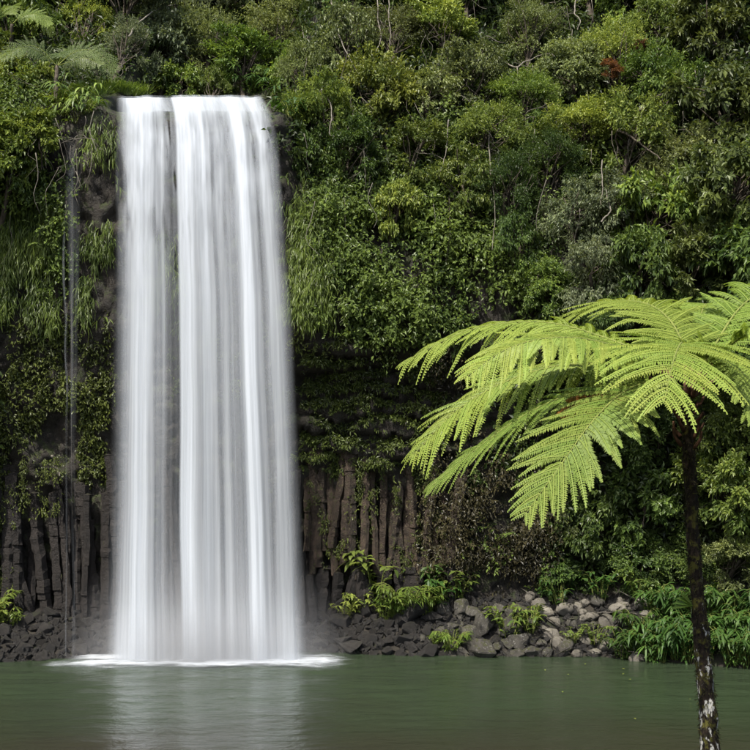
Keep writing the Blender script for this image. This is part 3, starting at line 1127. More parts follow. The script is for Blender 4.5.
# ------------------------------------------------------------------ trees
def crown_mesh(seed, rx=2.0, rz=1.6, clusters=46, sprigs=26, per=7, L=0.2, W=0.085, cr=(0.28, 0.5), droop=0.25, flat=0.5, slen=0.3):
    """leaf clusters carried on shelves all through an irregular crown, with gaps between them"""
    rng = np.random.default_rng(seed)
    d = rand_dirs(clusters, rng)
    d[:, 2] = np.where(rng.random(clusters) < 0.45, np.abs(d[:, 2]), d[:, 2])
    irr = 0.72 + 0.62 * fbm(d[:, 0] * 1.4 + seed, d[:, 1] * 1.4, d[:, 2] * 1.4, 2)
    c = d * (rng.uniform(0.30, 1.0, (clusters, 1)) ** 0.6) * irr[:, None] * np.array([rx, rx * 0.85, rz])
    r = rng.uniform(*cr, clusters) * rx * 0.5
    out = norm(c + np.array([0, 0, 0.3 * rz]))
    n = clusters * sprigs
    ci = np.repeat(np.arange(clusters), sprigs)
    g = rng.normal(size=(n, 3)) * 0.55
    g[:, 2] = g[:, 2] * flat - 0.30 * (g[:, 0] ** 2 + g[:, 1] ** 2)
    p = c[ci] + g * r[ci][:, None]
    ax = norm(norm(g + 1e-6) * 0.6 + out[ci] * 0.7 + rng.normal(size=(n, 3)) * 0.35 + np.array([0, 0, 0.1 - droop]))
    ct = rng.normal(0, 0.14, clusters)
    B, D, NN, T = [], [], [], []
    for k in range(per):
        f = k / (per - 1)
        B.append(p + ax * slen * (f - 0.4) + rng.normal(size=(n, 3)) * 0.02)
        D.append(norm(ax * (0.4 + 0.6 * f) + rng.normal(size=(n, 3)) * 0.6 + np.array([0, 0, -droop])))
        NN.append(norm(np.array([0, 0, 0.9]) + out[ci] * 0.5 + rng.normal(size=(n, 3)) * 0.35))
        T.append(np.clip(0.30 + ct[ci] + rng.normal(0, 0.15, n) + 0.38 * f * (rng.random(n) < 0.6), 0, 1))
    B, D, NN, T = np.vstack(B), np.vstack(D), np.vstack(NN), np.concatenate(T)
    LL, WW = L * rng.uniform(0.6, 1.25, len(B)), W * rng.uniform(0.7, 1.2, len(B))
    V, F = leaf_geo(B, D, NN, LL, WW)
    return mesh_from('crown', V, F, False, {'tint': np.repeat(T, 4)}), c, r


CR = {}
for i in range(3):
    CR['small', i] = crown_mesh(200 + i, 2.0, 1.6, 52, 28, 7, 0.18, 0.085, (0.26, 0.50), 0.2)
    CR['broad', i] = crown_mesh(220 + i, 2.0, 1.7, 46, 20, 7, 0.28, 0.13, (0.30, 0.52), 0.35)
    CR['fine', i] = crown_mesh(240 + i, 2.0, 1.6, 60, 30, 7, 0.14, 0.05, (0.22, 0.46), 0.1, slen=0.4)
    CR['loose', i] = crown_mesh(260 + i, 2.0, 1.7, 40, 18, 7, 0.20, 0.085, (0.25, 0.50), 0.45, slen=0.4)
tree_n = 0


def branch_tubes(base, centre, lobes, sc, r0, rng, droop=0.0):
    parts = []
    mid = base * 0.45 + centre * 0.55 + rng.normal(0, 0.15, 3)
    path = spline([base, mid, centre], 9)
    parts.append(tube(path, np.linspace(r0, r0 * 0.45, 9), 6, 0.12, int(rng.integers(1e6))))
    for c in lobes:
        if rng.random() < 0.5:
            continue
        s = path[int(rng.integers(3, 9))]
        e = centre + c * sc
        m_ = (s + e) / 2 + rng.normal(0, 0.14, 3) + np.array([0, 0, 0.12])
        parts.append(tube(spline([s, m_, e], 5), np.linspace(r0 * 0.26, r0 * 0.07, 5), 4))
    return join(parts)


def tree(px, py, r_px, kind, mat, label, group=None, fwd=0.55, flat=1.0, trunk=2.4, bark='bark', cat='tree', name='tree', Y=None):
    """a tree rooted on the slope whose crown centre stands at this photo pixel"""
    global tree_n
    tree_n += 1
    rng = np.random.default_rng(900 + tree_n)
    if Y is None:
        Y = 41.0
        for _ in range(12):
            p = P(px, py, Y)
            r = r_px / FPX * Y
            Y = 0.5 * Y + 0.5 * (float(wall_smooth(p[0], p[2])) - r * fwd)
    p = P(px, py, Y)
    r = r_px / FPX * Y
    bz = max(p[2] - trunk, 0.4)
    by = float(wall(p[0], bz)) + 0.1
    by = max(by, Y - 1.5)
    bx = p[0] + rng.normal(0, 0.3)
    if 17.6 < bz < 18.4 and -8.9 < bx < -2.6:
        bz = 18.2
    by = float(wall(bx, bz)) + 0.1
    base = np.array([bx, by, bz])
    root = empty(name, base, label, cat, group)
    sc = r / 2.0
    me, lobes, lr = CR[kind, tree_n % 3]
    ang = rng.uniform(0, 6.28)
    ca, sa = math.cos(ang), math.sin(ang)
    rot = np.array([[ca, -sa, 0], [sa, ca, 0], [0, 0, 1]])
    centre = p - base
    lw = (lobes * np.array([1, 1, flat])) @ rot.T
    V, F = branch_tubes(np.zeros(3), centre, lw, sc, 0.05 + 0.05 * r, rng)
    obj('trunk', mesh_from('trunk', V, F, True), M[bark], root)
    c = obj('crown', me, M[mat], root)
    c.location = centre
    c.rotation_euler = (rng.normal(0, 0.22), rng.normal(0, 0.22), ang)
    w_ = rng.uniform(0.82, 1.12)
    c.scale = (sc * w_, sc * w_, sc * flat * rng.uniform(0.9, 1.45))
    return root


LG = ('broad leaved creeper-hung tree on the cliff left of the waterfall', 'trees left of the waterfall')
BG = ('dim grey-green forest tree behind the waterfall lip', 'trees behind the lip')
CG = ('small leaved slope tree between the waterfall and the tall olive trees', 'slope trees beside the waterfall')
UG = ('dark crown in the upper forest behind the lighter slope trees', 'dark upper forest trees')
RG = ('mid-green tree in the dense forest high above the tree fern', 'forest trees above the tree fern')
DG = ('dark green tree in deep shade low behind the tree fern', 'shaded trees behind the tree fern')
T_ = [
    # behind the lip and far top row
    (10, -20, 55, 'broad', 'leaf_deep', UG), (75, -10, 50, 'small', 'leaf_deep', UG), (130, 5, 50, 'small', 'leaf_grey', BG), (190, 0, 50, 'fine', 'leaf_grey', BG),
    (240, -10, 50, 'small', 'leaf_olive', BG), (300, -20, 50, 'fine', 'leaf_olive', UG), (355, -15, 50, 'small', 'leaf_deep', UG), (410, -20, 50, 'small', 'leaf_deep', UG),
    (470, -10, 50, 'small', 'leaf_deep', UG), (520, -30, 50, 'fine', 'leaf_olive', UG), (580, -20, 50, 'small', 'leaf_green', UG), (640, -10, 52, 'small', 'leaf_green', UG),
    (700, -25, 55, 'broad', 'leaf_deep', UG), (760, -10, 55, 'broad', 'leaf_deep', UG),
    (132, 48, 30, 'fine', 'leaf_grey', BG), (160, 48, 40, 'small', 'leaf_grey', BG), (205, 50, 38, 'fine', 'leaf_olive', BG), (180, 82, 24, 'broad', 'leaf_green', BG),
    (215, 88, 20, 'small', 'leaf_green', BG),
    # left wall
    (12, 30, 40, 'broad', 'leaf_green', LG), (15, 85, 40, 'broad', 'leaf_yellow', LG), (28, 135, 34, 'broad', 'leaf_yellow', LG), (8, 165, 36, 'broad', 'leaf_green', LG),
    (88, 22, 30, 'loose', 'leaf_yellow', ('sparse yellow-leaved tree beside the pale tree ferns above the fall', None)),
    (-25, 60, 45, 'broad', 'leaf_green', LG), (-30, 150, 45, 'broad', 'leaf_green', LG),
    # between fall and middle
    (245, 60, 40, 'small', 'leaf_green', ('fresh green bushy tree leaning over the lip corner near the creeper rock', None)),
    (298, 84, 26, 'broad', 'leaf_green', ('low broad leaved shrub tree beside the lip corner under bare vines', None)),
    (285, 35, 42, 'fine', 'leaf_olive', CG), (318, 120, 40, 'small', 'leaf_green', CG), (305, 75, 36, 'fine', 'leaf_olive', CG), (345, 50, 40, 'loose', 'leaf_olive', CG),
    (385, 95, 40, 'small', 'leaf_yellow', CG), (350, 155, 34, 'small', 'leaf_deep', CG), (392, 35, 40, 'fine', 'leaf_olive', CG), (438, 35, 42, 'small', 'leaf_yellow', CG),
    (430, 95, 36, 'loose', 'leaf_olive', CG), (470, 80, 40, 'small', 'leaf_olive', CG), (420, 150, 36, 'small', 'leaf_green', CG), (490, 135, 42, 'fine', 'leaf_green', CG),
    (462, 185, 38, 'loose', 'leaf_green', CG), (400, 205, 26, 'broad', 'leaf_yellow', ('small bright-tipped shrub jutting from the creeper-clad rock', None)),
    (505, 195, 40, 'fine', 'leaf_deep', CG), (310, 155, 28, 'loose', 'leaf_deep', CG),
    # right
    (530, 35, 44, 'fine', 'leaf_olive', ('olive grey wispy tree with bare pale twigs above the slope', None)), (525, 100, 40, 'fine', 'leaf_green', RG), (575, 70, 38, 'small', 'leaf_olive', RG),
    (612, 60, 44, 'fine', 'leaf_yellow', ('bright yellow-green feathery tree below the forest top', None)),
    (585, 130, 40, 'fine', 'leaf_yellow', RG), (630, 140, 44, 'small', 'leaf_yellow', ('wide yellow-tipped tree on a slanting limb over the slope', None)),
    (660, 85, 42, 'small', 'leaf_green', RG), (655, 25, 42, 'small', 'leaf_green', RG), (710, 35, 48, 'broad', 'leaf_brown', RG), (725, 110, 52, 'broad', 'leaf_brown', RG),
    (690, 170, 44, 'small', 'leaf_olive', RG), (740, 180, 46, 'broad', 'leaf_brown', RG), (545, 170, 40, 'fine', 'leaf_deep', RG), (570, 215, 38, 'loose', 'leaf_grey', RG),
    (615, 205, 38, 'loose', 'leaf_grey', RG), (660, 215, 46, 'broad', 'leaf_green', ('glossy broad leaved tree just above the tree fern crown', None)),
    (705, 255, 44, 'broad', 'leaf_brown', RG), (750, 265, 46, 'broad', 'leaf_deep', RG), (640, 265, 38, 'broad', 'leaf_deep', RG), (545, 285, 32, 'small', 'leaf_green', ('round green bush tree on the rock beside the fern frond tips', None)),
    (590, 275, 38, 'loose', 'leaf_grey', RG), (520, 245, 34, 'loose', 'leaf_deep', RG), (690, 320, 40, 'small', 'leaf_deep', RG), (750, 345, 44, 'small', 'leaf_deep', RG), (600, 330, 40, 'small', 'leaf_deep', RG),
    (540, 345, 34, 'loose', 'leaf_deep', RG),
    # low right
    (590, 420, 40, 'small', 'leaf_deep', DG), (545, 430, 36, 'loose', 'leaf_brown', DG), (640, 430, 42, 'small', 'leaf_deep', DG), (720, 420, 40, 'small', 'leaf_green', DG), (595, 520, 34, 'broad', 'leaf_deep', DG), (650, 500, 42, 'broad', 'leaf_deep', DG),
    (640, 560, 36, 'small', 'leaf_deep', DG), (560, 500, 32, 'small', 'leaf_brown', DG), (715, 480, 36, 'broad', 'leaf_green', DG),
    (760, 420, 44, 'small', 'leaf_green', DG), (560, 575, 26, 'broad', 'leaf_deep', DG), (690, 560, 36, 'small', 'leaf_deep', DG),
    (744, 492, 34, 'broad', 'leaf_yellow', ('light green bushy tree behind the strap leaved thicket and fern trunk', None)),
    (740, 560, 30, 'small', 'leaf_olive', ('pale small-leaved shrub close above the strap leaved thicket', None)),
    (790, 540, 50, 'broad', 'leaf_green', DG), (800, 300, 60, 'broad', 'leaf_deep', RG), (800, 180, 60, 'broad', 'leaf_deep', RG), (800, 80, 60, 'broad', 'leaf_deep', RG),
]
KW = {'small': 'small-leaved', 'broad': 'broad-leaved', 'fine': 'feathery', 'loose': 'open-branched'}
MW = {'leaf_yellow': 'yellow-green', 'leaf_green': 'fresh green', 'leaf_deep': 'deep green', 'leaf_olive': 'olive', 'leaf_grey': 'grey-green',
      'leaf_brown': 'brownish green'}


def zone(px, py):
    if px < 60:
        return 'at the forest top over the leafy trickle wall' if py < 50 else 'clothing the leafy wall beside the thin trickles'
    if px < 112:
        return 'above the pale tree fern on the cliff edge'
    if px < 238:
        return 'at the forest top far behind the waterfall lip' if py < 20 else 'growing just behind the waterfall lip'
    if px < 335:
        return 'among bare vines above the lip corner' if py < 85 else 'beside the fall over the hanging fern curtain'
    if px < 415:
        return 'around the slanting liana on the slope' if py < 110 else 'rooted on the creeper rock below the slanting liana'
    if px < 515:
        return 'on the steep slope next to the wispy olive tree' if py < 110 else 'overhanging the creeper-clad rock face'
    if py < 40:
        return 'at the forest top above the rust red sprays'
    if py < 130:
        return 'around the rust red leafy sprays'
    if py < 235:
        return 'below the slanting dark limb above the fern'
    if py < 390:
        return 'directly behind the upper tree fern fronds'
    if py < 470:
        return 'in shade behind the lower tree fern fronds'
    return 'in deep shade over the pale shore boulders' if px < 665 else 'leaning over the strap leaved thicket'


labs = [lg[0] if lg[1] is None else f"{MW[mt]} {KW[kd]} tree {zone(px, py)}" for px, py, rp_, kd, mt, lg in T_]
for (px, py, rp_, kd, mt, lg), lab in zip(T_, labs):
    tree(px, py, rp_, kd, mt, lab, lab if labs.count(lab) > 1 else None, fwd=2.2 if (px in (744, 740)) else 1.7 if (py > 240 and py < 390 and px > 560) else (0.25 if py > 400 and px < 700 else 0.6))
for px, py, r_ in ((640, 48, 9), (612, 68, 10), (597, 112, 7)):
    tree(px, py, r_, 'small', 'leaf_rust', 'spray of rust red young leaves among the yellow-green trees', 'rust red sprays', fwd=6.0, trunk=2.0, name='leafy_spray', cat='branch')


# ------------------------------------------------------------------ shore plants
def stem_plant_mesh(seed, stems=13, h=1.3, L=0.42, W=0.085, per=9, spread=0.55, droop=0.55):
    rng = np.random.default_rng(seed)
    B, D, NN, T, tubes = [], [], [], [], []
    for s in range(stems):
        a = rng.uniform(0, 6.28)
        o = np.array([math.cos(a), math.sin(a), 0])
        hh = h * rng.uniform(0.6, 1.1)
        b0 = o * rng.uniform(0.02, 0.2)
        pth = spline([b0, b0 + o * spread * 0.25 * hh + [0, 0, hh * 0.5], b0 + o * spread * 0.6 * hh + [0, 0, hh * 0.85], b0 + o * spread * 1.0 * hh + [0, 0, hh * (0.95 - 0.2 * droop)]], 14)
        tubes.append(tube(pth, np.linspace(0.014, 0.005, 14), 4))
        side = np.cross(o, [0, 0, 1.0])
        for k in range(per):
            f = 0.12 + 0.88 * k / (per - 1)
            i = min(int(f * 13), 12)
            t = norm(pth[i + 1] - pth[i])
            B.append(pth[i])
            D.append(norm(t * 0.55 + side * (1 if k % 2 else -1) * rng.uniform(0.5, 0.9) + rng.normal(0, 0.2, 3)))
            NN.append(norm(np.array([0, 0, 1.0]) + o * 0.3 + rng.normal(0, 0.2, 3)))
            T.append(np.clip(rng.normal(0.45, 0.2), 0, 1))
    B, D, NN, T = map(np.array, (B, D, NN, T))
    V, F = blade_geo(B, D, NN, L * rng.uniform(0.7, 1.2, len(B)), W * rng.uniform(0.8, 1.2, len(B)), droop)
    Vs, Fs = join(tubes)
    return mesh_from('foliage', V, F, False, {'tint': np.repeat(T, 6)}), mesh_from('stems', Vs, Fs, True)


GING = [stem_plant_mesh(30 + i, 17, 1.3, 0.40, 0.075, 12) for i in range(4)]
CLUMP = [stem_plant_mesh(45 + i, 44, 0.95, 0.30, 0.045, 9, 0.75, 0.45) for i in range(2)]
BUSH = [stem_plant_mesh(40 + i, 18, 0.9, 0.24, 0.07, 9, 0.6, 0.35) for i in range(3)]
PALMY = [stem_plant_mesh(50 + i, 12, 1.3, 0.5, 0.09, 10, 0.9, 0.7) for i in range(2)]


def plant(src, i, loc, s, mat, label, group=None, name='leafy_plant', cat='plant'):
    root = empty(name, loc, label, cat, group)
    f, st = src[i % len(src)]
    a = R.uniform(0, 6.28)
    for nm, me, mm in (('foliage', f, M[mat]), ('stems', st, M['rachis'])):
        o = obj(nm, me, mm, root)
        o.scale = (s, s, s)
        o.rotation_euler = (0, 0, a)
    return root


n = 0
for X in np.arange(7.9, 14.5, 0.42):
    for t in (0.15, 0.85, 1.6):
        if X < 8.5 and t > 0.5:
            continue
        x_ = X + R.normal(0, 0.15)
        y_ = float(shore(x_)) + t + R.normal(0, 0.15)
        plant(GING, n, (x_, y_, float(ground_z(x_, y_)) - 0.03), R.uniform(0.75, 1.1), 'ginger',
              'broad strap leaved plant in the dense thicket at the water edge', 'strap leaved plants in the waterside thicket')
        n += 1


def at_shore(px, t):
    """point on the talus at t metres behind the shoreline, in the direction of column px"""
    Y = 41.0
    for _ in range(10):
        X = (px - 375) / FPX * Y
        Y = float(shore(X)) + t
    return (X, Y, float(ground_z(X, Y)) + 0.05)


SP = [
    (408, 1.35, 1.35, CLUMP, 'lime', 'bright lime green leafy clump above the dark boulders'),
    (424, 1.5, 1.1, CLUMP, 'lime', 'bright lime green leafy clump above the dark boulders'),
    (396, 1.3, 0.8, CLUMP, 'lime', 'bright lime green leafy clump above the dark boulders'),
    (376, 2.1, 2.0, BUSH, 'leaf_green', 'tall green shoot rising against the basalt columns'),
    (360, 1.5, 0.9, BUSH, 'leaf_yellow', 'yellowing small plant on the boulders nearest the fall'),
    (345, 1.2, 0.85, BUSH, 'leaf_yellow', 'yellowing small plant on the boulders nearest the fall'),
    (385, 1.2, 0.7, BUSH, 'leaf_yellow', 'yellowing small plant on the boulders nearest the fall'),
    (440, 1.9, 1.2, BUSH, 'ginger', 'deep green leafy bush behind the boulders beside the lime clump'),
    (455, 2.1, 1.3, BUSH, 'leaf_green', 'deep green leafy bush behind the boulders beside the lime clump'),
    (430, 2.3, 1.3, BUSH, 'ginger', 'deep green leafy bush behind the boulders beside the lime clump'),
    (452, 0.2, 0.75, CLUMP, 'lime', 'little fresh green fern growing among boulders at the waterline'),
    (436, 0.35, 0.45, BUSH, 'lime', 'little fresh green fern growing among boulders at the waterline'),
    (509, 0.7, 1.2, BUSH, 'leaf_green', 'upright leafy plant standing between the pale boulders'),
    (532, 0.8, 1.1, BUSH, 'leaf_green', 'upright leafy plant standing between the pale boulders'),
    (572, 0.3, 0.6, BUSH, 'leaf_green', 'green bushy herb between pale boulders and the strap leaved thicket'),
    (596, 0.4, 0.8, BUSH, 'leaf_green', 'green bushy herb between pale boulders and the strap leaved thicket'),
    (560, 1.8, 1.1, BUSH, 'ginger', 'shaded leafy bush behind the pale boulders'),
    (600, 2.2, 1.2, BUSH, 'ginger', 'shaded leafy bush behind the pale boulders'),
    (640, 2.3, 1.2, BUSH, 'leaf_green', 'shaded leafy bush behind the pale boulders'),
    (3, 2.1, 1.0, BUSH, 'leaf_yellow', 'small yellow-green shrub above the boulders under the leafy trickle wall'),
    (-6, 2.4, 1.2, BUSH, 'leaf_green', 'small yellow-green shrub above the boulders under the leafy trickle wall'),
    (14, 1.9, 0.6, BUSH, 'lime', 'small yellow-green shrub above the boulders under the leafy trickle wall'),
]
for i, (px, t, s, src, mt, lb) in enumerate(SP):
    grp = lb if sum(1 for q in SP if q[5] == lb) > 1 else None
    plant(src, i, at_shore(px, t), s, mt, lb, grp)


# plants rooted on the cliff face or top
def on_wall(px, py, fwd=0.0):
    Y = 41.0
    for _ in range(10):
        p = P(px, py, Y)
        Y = float(wall(p[0], p[2])) - fwd
    return P(px, py, Y)


for i, (px, py, s) in enumerate(((62, 108, 0.85), (74, 116, 0.8), (56, 98, 0.8), (86, 106, 0.7))):
    plant(PALMY, i, on_wall(px, py + 8), s, 'leaf_green', 'drooping palm-like plant at the cliff edge under the pale tree ferns', 'palm-like plants at the cliff edge')
for i, (px, py, s) in enumerate(((270, 92, 0.8), (290, 112, 0.75), (254, 86, 0.7), (238, 86, 0.7))):
    plant(PALMY, i, on_wall(px, py + 6), s, 'ginger', 'glossy long leaved plant at the lip corner beside the creeper rock', 'long leaved plants at the lip')


# grass tussock at the left end of the lip
def tussock(px, py, n, h, seed, label):
    rng = np.random.default_rng(seed)
    loc = on_wall(px, py)
    a = rng.uniform(0, 6.28, n)
    o = np.stack([np.cos(a), np.sin(a), np.zeros(n)], -1)
    B = o * rng.uniform(0, 0.35, (n, 1)) * np.array([1.6, 0.7, 1])
    D = norm(o * rng.uniform(0.1, 0.8, (n, 1)) + np.array([0, 0, 1.0]))
    V, F = blade_geo(B, D, norm(o + rng.normal(0, 0.3, (n, 3))), h * rng.uniform(0.5, 1.1, n), 0.02, 0.5)
    me = mesh_from('grass_tussock', V, F, False, {'tint': np.repeat(rng.random(n), 6)})
    ob = obj('grass_tussock', me, M['lime_grass'], label=label, cat='grass', group='grass tussocks at the lip')
    ob.location = loc


for i, (px, py) in enumerate(((102, 92), (112, 94), (124, 95), (135, 96), (94, 98))):
    tussock(px, py, 300, 1.0, 70 + i, 'fresh green grass tussock at the lip end nearest the thin trickles')


# ------------------------------------------------------------------ lianas, dead limbs
def liana(pts, w, label, mat='bark_pale', cat='vine', name='liana', fwd=0.8):
    q = []
    for a in pts:
        q.append(on_wall(a[0], a[1], fwd + (a[2] if len(a) > 2 else 0)))
    c = spline(q, 10 * len(q))
    q_ = np.linspace(0, len(pts) * 1.6, len(c))
    for ax_ in range(3):
        c[:, ax_] += 0.16 * (fbm(q_, pts[0][0] * 0.37 + ax_ * 5.0, 1.0, 3) - 0.5)
    V, Q, T = tube(c, np.linspace(w, w * 0.45, len(c)) * 0.75, 5, 0.15)
    me = mesh_from(name, V, [Q, T], True)
    return obj(name, me, M[mat], label=label, cat=cat)


liana([(331, 0), (338, 32), (350, 58), (361, 78)], 0.04, 'pale slanting liana arching out of the canopy by the olive trees', fwd=1.7)
liana([(377, -5), (378, 20), (380, 40), (372, 60)], 0.035, 'pale upright vine stem among the trees beside the slanting liana', fwd=1.7, name='liana')
liana([(390, -5), (389, 25), (392, 55)], 0.03, 'thin grey upright vine close beside the pale upright one', fwd=1.7, name='liana')
liana([(302, 30), (306, 55), (303, 80)], 0.03, 'short grey twig hanging among wispy trees near the lip', fwd=1.7)
liana([(328, 95), (332, 118), (329, 132), (334, 136)], 0.03, 'grey liana looping over the green tree beside the fall', fwd=2.0)
liana([(448, 120), (446, 150), (441, 172)], 0.028, 'thin slanting vine on the creeper-clad rock', fwd=1.6)
liana([(488, 130), (490, 170), (494, 210), (492, 250)], 0.03, 'long straight vine down the creeper-clad rock under dark trees', fwd=1.5)
liana([(449, 195), (450, 230), (447, 262)], 0.045, 'thick brown root running down the creeper rock', 'bark', fwd=0.7)
liana([(576, -5), (574, 10), (580, 20), (578, 30)], 0.04, 'bleached crooked branch at the forest top', fwd=1.9, cat='branch', name='dead_branch')
liana([(505, 62), (518, 66), (530, 60), (545, 54), (556, 55)], 0.04, 'bleached bare branch sprawling under the wispy olive tree', fwd=1.9, cat='branch', name='dead_branch')
liana([(518, 66), (516, 78), (510, 86)], 0.03, 'short bleached branch stub dangling from the sprawling one', fwd=1.9, cat='branch', name='dead_branch')
liana([(600, 222), (608, 215), (610, 205), (606, 190)], 0.04, 'crooked bleached branch in the grey foliage above the fern', fwd=2.0, cat='branch', name='dead_branch')
liana([(601, 160), (602, 185), (601, 205)], 0.03, 'straight pale vine hanging in the grey foliage above the fern', fwd=2.0)
liana([(617, 130), (640, 143), (662, 160)], 0.06, 'long dark limb slanting through the yellow-tipped tree', 'bark', fwd=1.7, cat='branch', name='bare_limb')
liana([(640, 112), (655, 98), (668, 92), (666, 105)], 0.05, 'dark crooked limb with a bend among the upper forest leaves', 'bark', fwd=1.9, cat='branch', name='bare_limb')
liana([(695, 240), (712, 234), (728, 236)], 0.04, 'bleached twig across the dark leaves above the fern', fwd=2.0, cat='branch', name='dead_branch')
liana([(129, 36), (140, 22), (156, 10), (175, 4)], 0.05, 'grey arching bare limb behind the waterfall lip', 'bark_pale', fwd=2.6, cat='branch', name='bare_limb')
liana([(144, 40), (160, 24), (178, 20), (192, 24)], 0.03, 'thin grey bough bending behind the waterfall lip', 'bark_pale', fwd=2.6, cat='branch', name='bare_limb')
liana([(41, 125), (41, 150), (42, 170)], 0.05, 'short brown root hanging on the leafy wall by the trickles', 'bark', fwd=0.9)
liana([(72, 190), (71.5, 300), (71, 420), (72, 520)], 0.022, 'long dark aerial root beside the thin trickles', 'bark', fwd=0.35)
liana([(53, 455), (56, 466), (60, 475)], 0.07, 'short orange-brown broken log lodged in the rock', 'bark_pale', fwd=0.5, cat='log', name='broken_log')


# tangle of thin hanging vines and bare twigs through the forest
def tangle(name, n, lo, hi, r0, r1, down, mat, label, seed):
    rng = np.random.default_rng(seed)
    parts = []
    for i in range(n):
        px, py = rng.uniform(-10, 770), rng.uniform(-10, 300)
        if 105 < px < 300 and py > 75:
            continue
        if py > 215 or (py > 150 and rng.random() < 0.6):
            continue
        a = on_wall(px, py, rng.uniform(0.3, 1.7))
        d = norm(rng.normal(size=3) * np.array([1, 0.5, 1]) * (1 - down) + np.array([0, -0.1, -1.0]) * down)
        L = rng.uniform(lo, hi)
        k = rng.normal(0, 0.13, (3, 3)) * L
        p = spline([a, a + d * L * 0.33 + k[0] * 0.5, a + d * L * 0.66 + k[1] * 0.6, a + d * L + k[2] * 0.7], 9)
        r = rng.uniform(r0, r1)
        parts.append(tube(p, np.linspace(r, r * 0.4, 9), 4))
        if down < 0.5:
            for q in range(2):
                j = int(rng.integers(2, 7))
                e = p[j] + norm(d + rng.normal(size=3) * 0.7) * L * rng.uniform(0.25, 0.5)
                parts.append(tube(spline([p[j], (p[j] + e) / 2 + rng.normal(0, 0.04, 3), e], 5), np.linspace(r * 0.6, r * 0.25, 5), 4))
    V, F = join(parts)
    obj(name, mesh_from(name, V, F, True), M[mat], kind='stuff', label=label, cat='vine')


tangle('hanging_vines', 460, 0.5, 2.2, 0.006, 0.014, 0.9, 'bark_pale', 'tangle of thin grey vines hanging through the forest', 5)
tangle('bare_twigs', 360, 0.4, 1.3, 0.006, 0.015, 0.15, 'bark_pale', 'fine bare grey twigs poking out of the forest foliage', 6)


# ------------------------------------------------------------------ tree ferns
def frond_parts(ctrl, W, pairs, up, droop, seed, nl=22, pin_w=0.026, pin_l=0.076, ang=0.35, start=0.14, coarse=False):
    """rachis tube and pinnae of one frond; ctrl are points from base to tip"""
    rng = np.random.default_rng(seed)
    n = 80
    c = spline(ctrl, n)
    arc = np.concatenate([[0], np.cumsum(np.linalg.norm(np.diff(c, axis=0), axis=1))])
    arc /= arc[-1]
    up = np.asarray(up, float)
    pin = []
    for i in range(pairs):
        s = start + (1 - start) * (i + 0.5) / pairs
        j = min(np.searchsorted(arc, s), n - 2)
        p = c[j]
        t = norm(c[min(j + 1, n - 1)] - c[max(j - 1, 0)])
        u = norm(up - t * (up @ t))
        sd_ = np.cross(t, u)
        shp = np.interp(s, [0.1, 0.25, 0.42, 0.6, 0.8, 0.93, 1.0], [0.55, 0.88, 1.0, 0.95, 0.72, 0.42, 0.14])
        for side in (-1, 1):
            Lp = W * 1.15 * shp * rng.uniform(0.84, 1.10)
            a = ang + 0.45 * s + rng.normal(0, 0.10)
            d = norm(sd_ * side * math.cos(a) + t * math.sin(a) + u * 0.16)
            dr = droop * (0.45 + 1.1 * rng.random())
            if coarse:
                pin.append((np.array([p]), d[None], u[None], np.array([Lp]), dr, rng.random()))
                continue
            m = max(7, int(nl * shp))
            q = (np.arange(m) + 0.6) / (m + 0.1)
            pos = p + d * (q * Lp)[:, None] + np.array([0, 0, -1.0]) * (dr * Lp * q ** 2)[:, None] + t * (0.10 * Lp * q ** 2)[:, None]
            tg = norm(np.gradient(pos, axis=0)) if m > 2 else np.repeat(d[None], m, 0)
            nn = norm(u - tg * (tg @ u)[:, None])
            e = np.cross(nn, tg)
            ll = pin_l * (0.35 + 0.65 * shp) * np.interp(q, [0, 0.12, 0.5, 0.85, 1.0], [0.85, 1.0, 0.9, 0.5, 0.15])
            Bs = np.vstack([pos, pos])
            Ds = np.vstack([e + tg * 0.5 - nn * 0.15, -e + tg * 0.5 - nn * 0.15]) + rng.normal(0, 0.06, (2 * m, 3))
            Ns = np.vstack([nn, nn])
            V, F = leaf_geo(Bs, Ds, Ns, np.tile(ll, 2) * rng.uniform(0.75, 1.15, 2 * m), pin_w * (0.6 + 0.4 * shp), curl=0.2, fold=0.04)
            tint = np.clip(0.5 + 0.25 * (rng.random() - 0.5) + 0.3 * (rng.random(len(Bs)) - 0.5) + 0.35 * (s - 0.5) + 0.25 * (np.tile(q, 2) - 0.4), 0, 1)
            tt = np.repeat(tint, 4)
            # midrib ribbon
            mw = 0.0035
            mid = np.vstack([p[None], pos])
            ee = np.vstack([e[:1], e])
            MV = np.stack([mid + ee * mw + u * 0.002, mid - ee * mw + u * 0.002], 1).reshape(-1, 3)
            MF = grid_faces(len(mid), 2)
            k = len(V)
            pin.append((np.vstack([V, MV]), F, MF + k, np.concatenate([tt, np.full(len(MV), 0.75)])))
    rad = np.linspace(0.013, 0.0025, n)
    return c, rad, pin


def lathe_trunk(path, rad, sides, seed):
    rng = np.random.default_rng(seed)
    V, Q, T = tube(path, rad, sides)
    nse = fbm(V[:, 0] * 24, V[:, 1] * 24, V[:, 2] * 11, 4)
    ctr = np.repeat(np.asarray(path), sides, 0)
    ctr = np.vstack([ctr, path[0], path[-1]])
    V = ctr + (V - ctr) * (0.68 + 0.64 * nse)[:, None]
    return V, Q, T


